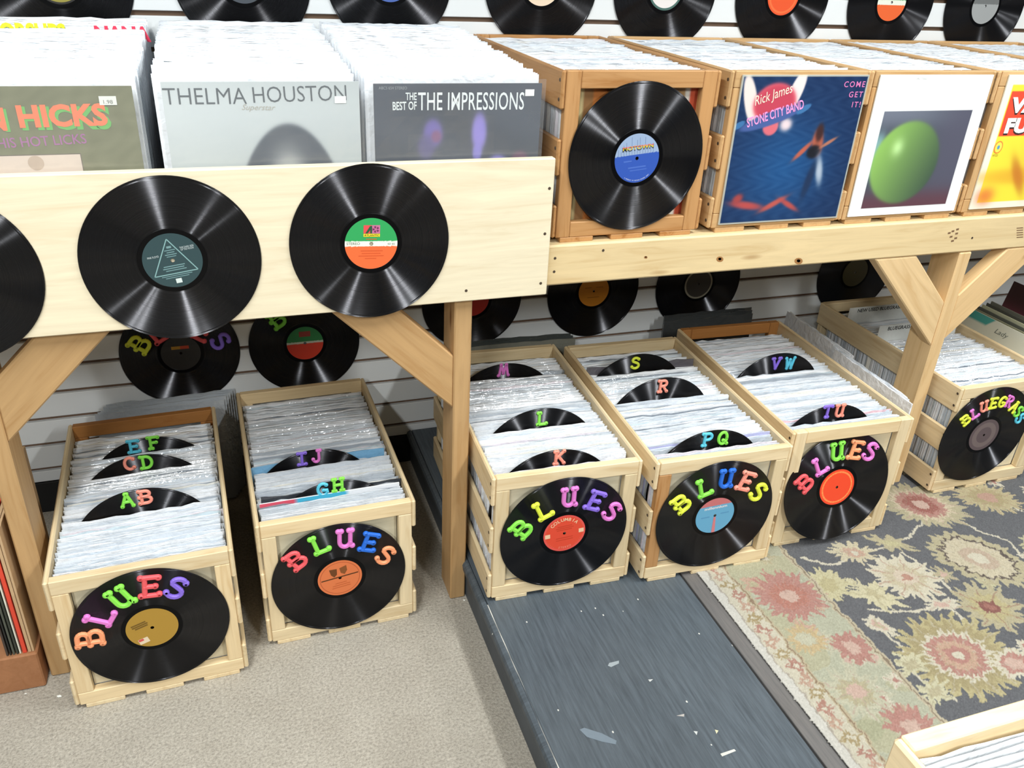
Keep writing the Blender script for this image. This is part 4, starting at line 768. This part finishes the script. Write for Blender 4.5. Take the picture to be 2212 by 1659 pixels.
# dark blue album on crate 2
def art_blue(U, V):
    r = np.hypot(U-.45, V-.38); C = fillc(U, (22, 46, 84)); C = mixc(C, soft(r-.28, .12), (30, 82, 136)); C += (5*np.sin(U*50+4*np.sin(V*40))*np.sin(V*43))[..., None]
    def ell(cx, cy, rx, ry, an, c, s=.04, al=1.):
        nonlocal C; ca, sa = math.cos(an), math.sin(an); x, y = U-cx, V-cy; C = mixc(C, soft(np.hypot((x*ca+y*sa)/rx, (-x*sa+y*ca)/ry)-1, s)*al, c)
    ell(.09, .84, .048, .17, .32, (228, 212, 206)); ell(.43, .89, .05, .15, -.32, (228, 214, 212)); ell(.28, .82, .165, .13, .1, (206, 84, 100)); ell(.28, .82, .145, .112, .1, (188, 66, 86)); ell(.28, .67, .06, .06, 0, (210, 104, 116)); ell(.40, .68, .045, .04, 0, (226, 206, 210), .2)
    ell(.28, .725, .25, .045, .30, (70, 92, 150)); ell(.03, .68, .05, .02, .5, (60, 110, 160)); ell(.52, .78, .06, .02, .5, (60, 110, 160))
    ell(.69, .55, .045, .09, .15, (176, 92, 70), .12); ell(.69, .62, .03, .06, 0, (60, 36, 36), .15); ell(.58, .50, .09, .018, .75, (180, 92, 74), .15); ell(.67, .49, .055, .045, .3, (24, 26, 34), .1); ell(.78, .55, .07, .012, .5, (170, 110, 90), .15)
    ell(.75, .36, .028, .10, .25, (170, 182, 198), .2); ell(.68, .29, .03, .13, -.2, (28, 48, 80), .2); ell(.20, .13, .13, .026, -.15, (180, 74, 72), .2); ell(.42, .13, .11, .020, .45, (186, 84, 76), .2); ell(.55, .12, .09, .018, -.5, (180, 76, 72), .2); ell(.12, .18, .04, .03, .5, (160, 66, 66), .2)
    edge = np.minimum(np.minimum(U, 1-U), np.minimum(V, 1-V)); C = mixc(C, (edge < .008).astype(float)*.8, (210, 206, 186)); return C
TLX = {2: .4081, 3: .7522, 4: 1.1131}
def tcover(i, label, edge, fn, n): return album((TLX[i], TY-.0045, ZT+.019), label, edge, fn, n, group='albums displayed on the table crates')
e = tcover(2, 'dark blue album with a winged red emblem leaning on a table crate', (200, 196, 180), art_blue, 150)
t2(e, 'Rick James', (1630, 222), (1712, 192), .026, (240, 220, 200), .0006, shear=.25); t2(e, 'STONE CITY BAND', (1613, 266), (1736, 224), .020, (226, 150, 206), .0006, bold=.02)
for i, (s, wd) in enumerate((('COME', .054), ('GET', .036), ('IT!', .022))): text(e, s, .307, .295-.021*i, .012, (214, 120, 176), wd, 0, .0006, space=1.3, align='R', bold=.01)
# white bordered album on crate 3
def art_green(U, V):
    C = fillc(U, (240, 242, 242)); pic = (U > .10) & (U < .90) & (V > .055) & (V < .755); P_ = fillc(U, (74, 80, 92)); P_ = mixc(P_, soft(np.hypot((U-.9)/.3, (V-.5)/.5)-1, .2), (84, 84, 100)); P_ = mixc(P_, soft(V-.16, .03), (96, 62, 72)); P_ = mixc(P_, soft(U-.16, .01)*soft(np.abs(V-.45)-.15, .02), (128, 168, 170)); P_ = mixc(P_, soft(.66-V, .03)*soft(U-.6, .1)*.7, (128, 134, 150))
    d = np.hypot((U-.40)/.30, (V-.385)/.30); sh = np.clip(.5+(.42-U)*1.3+(V-.4)*.5, 0, 1)[..., None]; G = np.array((148, 196, 96))*sh+np.array((58, 76, 66))*(1-sh); hl = np.exp(-(((U-.30)/.05)**2+((V-.5)/.06)**2))[..., None]; G = G+hl*60
    m = soft(d-1, .02)[..., None]; P_ = P_*(1-m)+G*m; C[pic] = P_[pic]; return C
e = tcover(3, 'white bordered album with a plain green oval picture leaning on a table crate', (226, 224, 212), art_green, 150)
text(e, 'EPIC STEREO', .30*S12*1.2, .306, .004, (190, 192, 190), .03, 0, .0006)
def art_yellow(U, V):
    C = fillc(U, (236, 232, 214)); C = mixc(C, ((U > .06) & (U < .94) & (V > .05) & (V < .93)).astype(float), (238, 222, 66)); C = mixc(C, soft(np.hypot((U-.5)/.5, (V-.25)/.06)-1, .2)*.8, (226, 168, 50)); C = mixc(C, soft(np.hypot((U-.42+.6*(V-.2))/.05, (V-.25)/.14)-1, .2)*.8, (190, 110, 40)); C = mixc(C, soft(np.hypot((U-.12)/.08, (V-.1)/.06)-1, .3)*.8, (222, 110, 60)); C = mixc(C, soft(np.hypot((U-.75)/.3, (V-.35)/.15)-1, .3)*.5, (206, 130, 50))
    red = (U > .07) & (U < .93) & (V > .56) & (V < .89); C = mixc(C, red.astype(float), (230, 78, 54)); return C
e = tcover(4, 'yellow album with white words on a red block leaning on a table crate', (226, 222, 204), art_yellow, 110)
for dy, col, z in ((-.004, (60, 40, 40), .0006), (0, (240, 240, 236), .0009)):
    text(e, 'VANILLA', .030, .247+dy, .036, col, .25, 0, z, bold=.06, align='L'); text(e, 'FUDGE', .034, .200+dy, .036, col, .19, 0, z, bold=.06, align='L')
poly(e, 'logo_ring', [(.032+.013*math.cos(i*PI/12), .150+.015*math.sin(i*PI/12)) for i in range(24)], (232, 138, 60), .0006); poly(e, 'logo_disc', [(.032+.010*math.cos(i*PI/12), .150+.012*math.sin(i*PI/12)) for i in range(24)], (240, 226, 90), .0008); poly(e, 'logo_dot', [(.032+.004*math.cos(i*PI/6), .150+.005*math.sin(i*PI/6)) for i in range(12)], (90, 150, 190), .0010); text(e, 'ATCO', .030, .131, .005, (150, 110, 50), .016, 0, .0006)
# coloured spines seen through the open front of the reddish crate are the sleeves themselves
album((TC[1]+.018, TY+.0235, ZT+.012), 'striped cream, brown and red album inside the reddish crate', (200, 180, 140), lambda U, V: np.select([(U < .12)[..., None], (U < .2)[..., None], (U < .3)[..., None], (U < .84)[..., None], (U < .87)[..., None], (U < .95)[..., None]], [fillc(U, (206, 190, 140)), fillc(U, (150, 110, 70)), fillc(U, (196, 120, 60)), fillc(U, (176, 140, 92)), fillc(U, (230, 226, 214)), fillc(U, (196, 84, 56))], fillc(U, (150, 108, 70))), 60)
# ---------------- albums at the far right under the table
bx = board('low_wooden_box', 1.56, 1.90, -.02, .50, HP+.0045, HP+.06, WCR(), None, .002); tag(bx, 'low pine box holding albums beyond the braced post', 'box')
def side_album(x, y0, z0, lean, label, edge, fn, size=S12):
    e = empty('record_album', (x, y0, z0)); e.matrix_world = Matrix.Translation((x, y0, z0)) @ Matrix.Rotation(-PI/2, 4, 'Z') @ Matrix.Rotation(PI/2-lean, 4, 'X'); tag(e, label, 'record album', 'albums on edge under the table')
    o = link('cover', box_mesh(size, size, .0036, .0006, flat('card_%d_%d_%d' % edge, edge, .55)), e); o.location = (size/2, size/2, -.0018)
    if fn: grid_art('cover_print', size, size, 40, 40, fn, attr_mat('cover_ink', 'Col', .4), e, .0002)
    return e
e = side_album(1.568, .36, HP+.0615, .10, 'cream album with teal band and script on edge beyond the braced post', (220, 218, 200), lambda U, V: mixc(fillc(U, (222, 222, 206)), ((V > .90) & (U < .26+(V-.9)*1.)).astype(float), (76, 164, 156)))
text(e, 'Lady', .15, .284, .020, (110, 116, 112), .05, 0, .0006, shear=.35)
for k_ in range(5): side_album(1.582+.012*k_, .35-.004*k_, HP+.0615+.006*k_, .10, 'worn album edge stacked behind the cream and teal album', [(150, 148, 120), (96, 98, 88), (196, 196, 164), (84, 84, 76), (116, 116, 104)][k_], None)
side_album(1.70, .36, HP+.14, .20, 'dark red and pink album leaning furthest under the table', (66, 40, 46), lambda U, V: mixc(mixc(fillc(U, (58, 38, 38)), soft(V-.72, .05), (150, 70, 90)), soft(np.hypot((U-.55)/.2, (V-.70)/.08)-1, .15), (190, 130, 160)))
# ---------------- albums and box at the far left
bx = board('low_brown_box', -1.30, -1.094, -.005, .34, .0, .096, wood('brown_box_wood', (164, 116, 82), .1, .7, False), None, .003); tag(bx, 'low brown box holding albums beside the end post', 'box')
for x, t, c, l in ((-1.1035, .0045, (196, 164, 126), 'tan board'), (-1.1105, .006, (196, 164, 126), 'tan board'), (-1.1205, .0075, (222, 74, 52), 'bright red'), (-1.1265, .003, (222, 222, 206), 'off white'), (-1.1325, .004, (58, 62, 54), 'dark green'), (-1.139, .004, (84, 88, 78), 'grey green'), (-1.1445, .003, (40, 42, 40), 'black'), (-1.151, .004, (70, 60, 54), 'dark brown')):
    o = board('record_album', x, x+t, .002, .318, .0965, .0965+.315, flat('spine_%d_%d_%d' % c, c, .55), None, .0006); tag(o, l+' album spine on edge in the low brown box', 'record album', 'albums in the low brown box')
# ---------------- crate in the near corner
nz = .46; e = crate(-.066, -1.127-.616, nz, 0, 'pine record crate in the near corner over the rug', WCR(), None, False, True, None, True)
for k_ in range(14): add_sleeve((-.066+W/2+random.uniform(-.002, .002), -1.1515-.007*k_, nz+.0125), 0, .0, (238, 240, 242), 'white plastic sleeved album in the near corner crate', 'albums in the near corner crate', True)
bench = empty('bench', (.11, -1.43, 0)); tag(bench, 'low wooden bench under the near corner crate', 'bench')
board('bench_top', -.17, .17, -.30, .29, nz-.03, nz-.0005, WBEAM(), bench, .003)
for sx in (-.15, .12):
    for sy in (-.28, .24): board('leg', sx, sx+.038, sy, sy+.038, HP+.0005, nz-.0305, WBEAM(), bench, .002)
# tiny litter
for u, v, s in ((128, 1505, .006), (55, 1499, .003), (1003, 1297, .004)):
    p = hit(2, 0, u, v); bm = bmesh.new(); bmesh.ops.create_icosphere(bm, subdivisions=1, radius=1); 
    for q in bm.verts: q.co *= random.uniform(.6, 1.1)
    me = bpy.data.meshes.new('paper_scrap'); bm.to_mesh(me); bm.free(); o = link('paper_scrap', me, None, flat('paper_white', (236, 236, 228), .7)); o.location = (p[0], p[1], s*.3); o.scale = (s, s*.7, s*.35); tag(o, 'tiny white paper scrap on the beige carpet', 'scrap', 'paper scraps on the carpet')
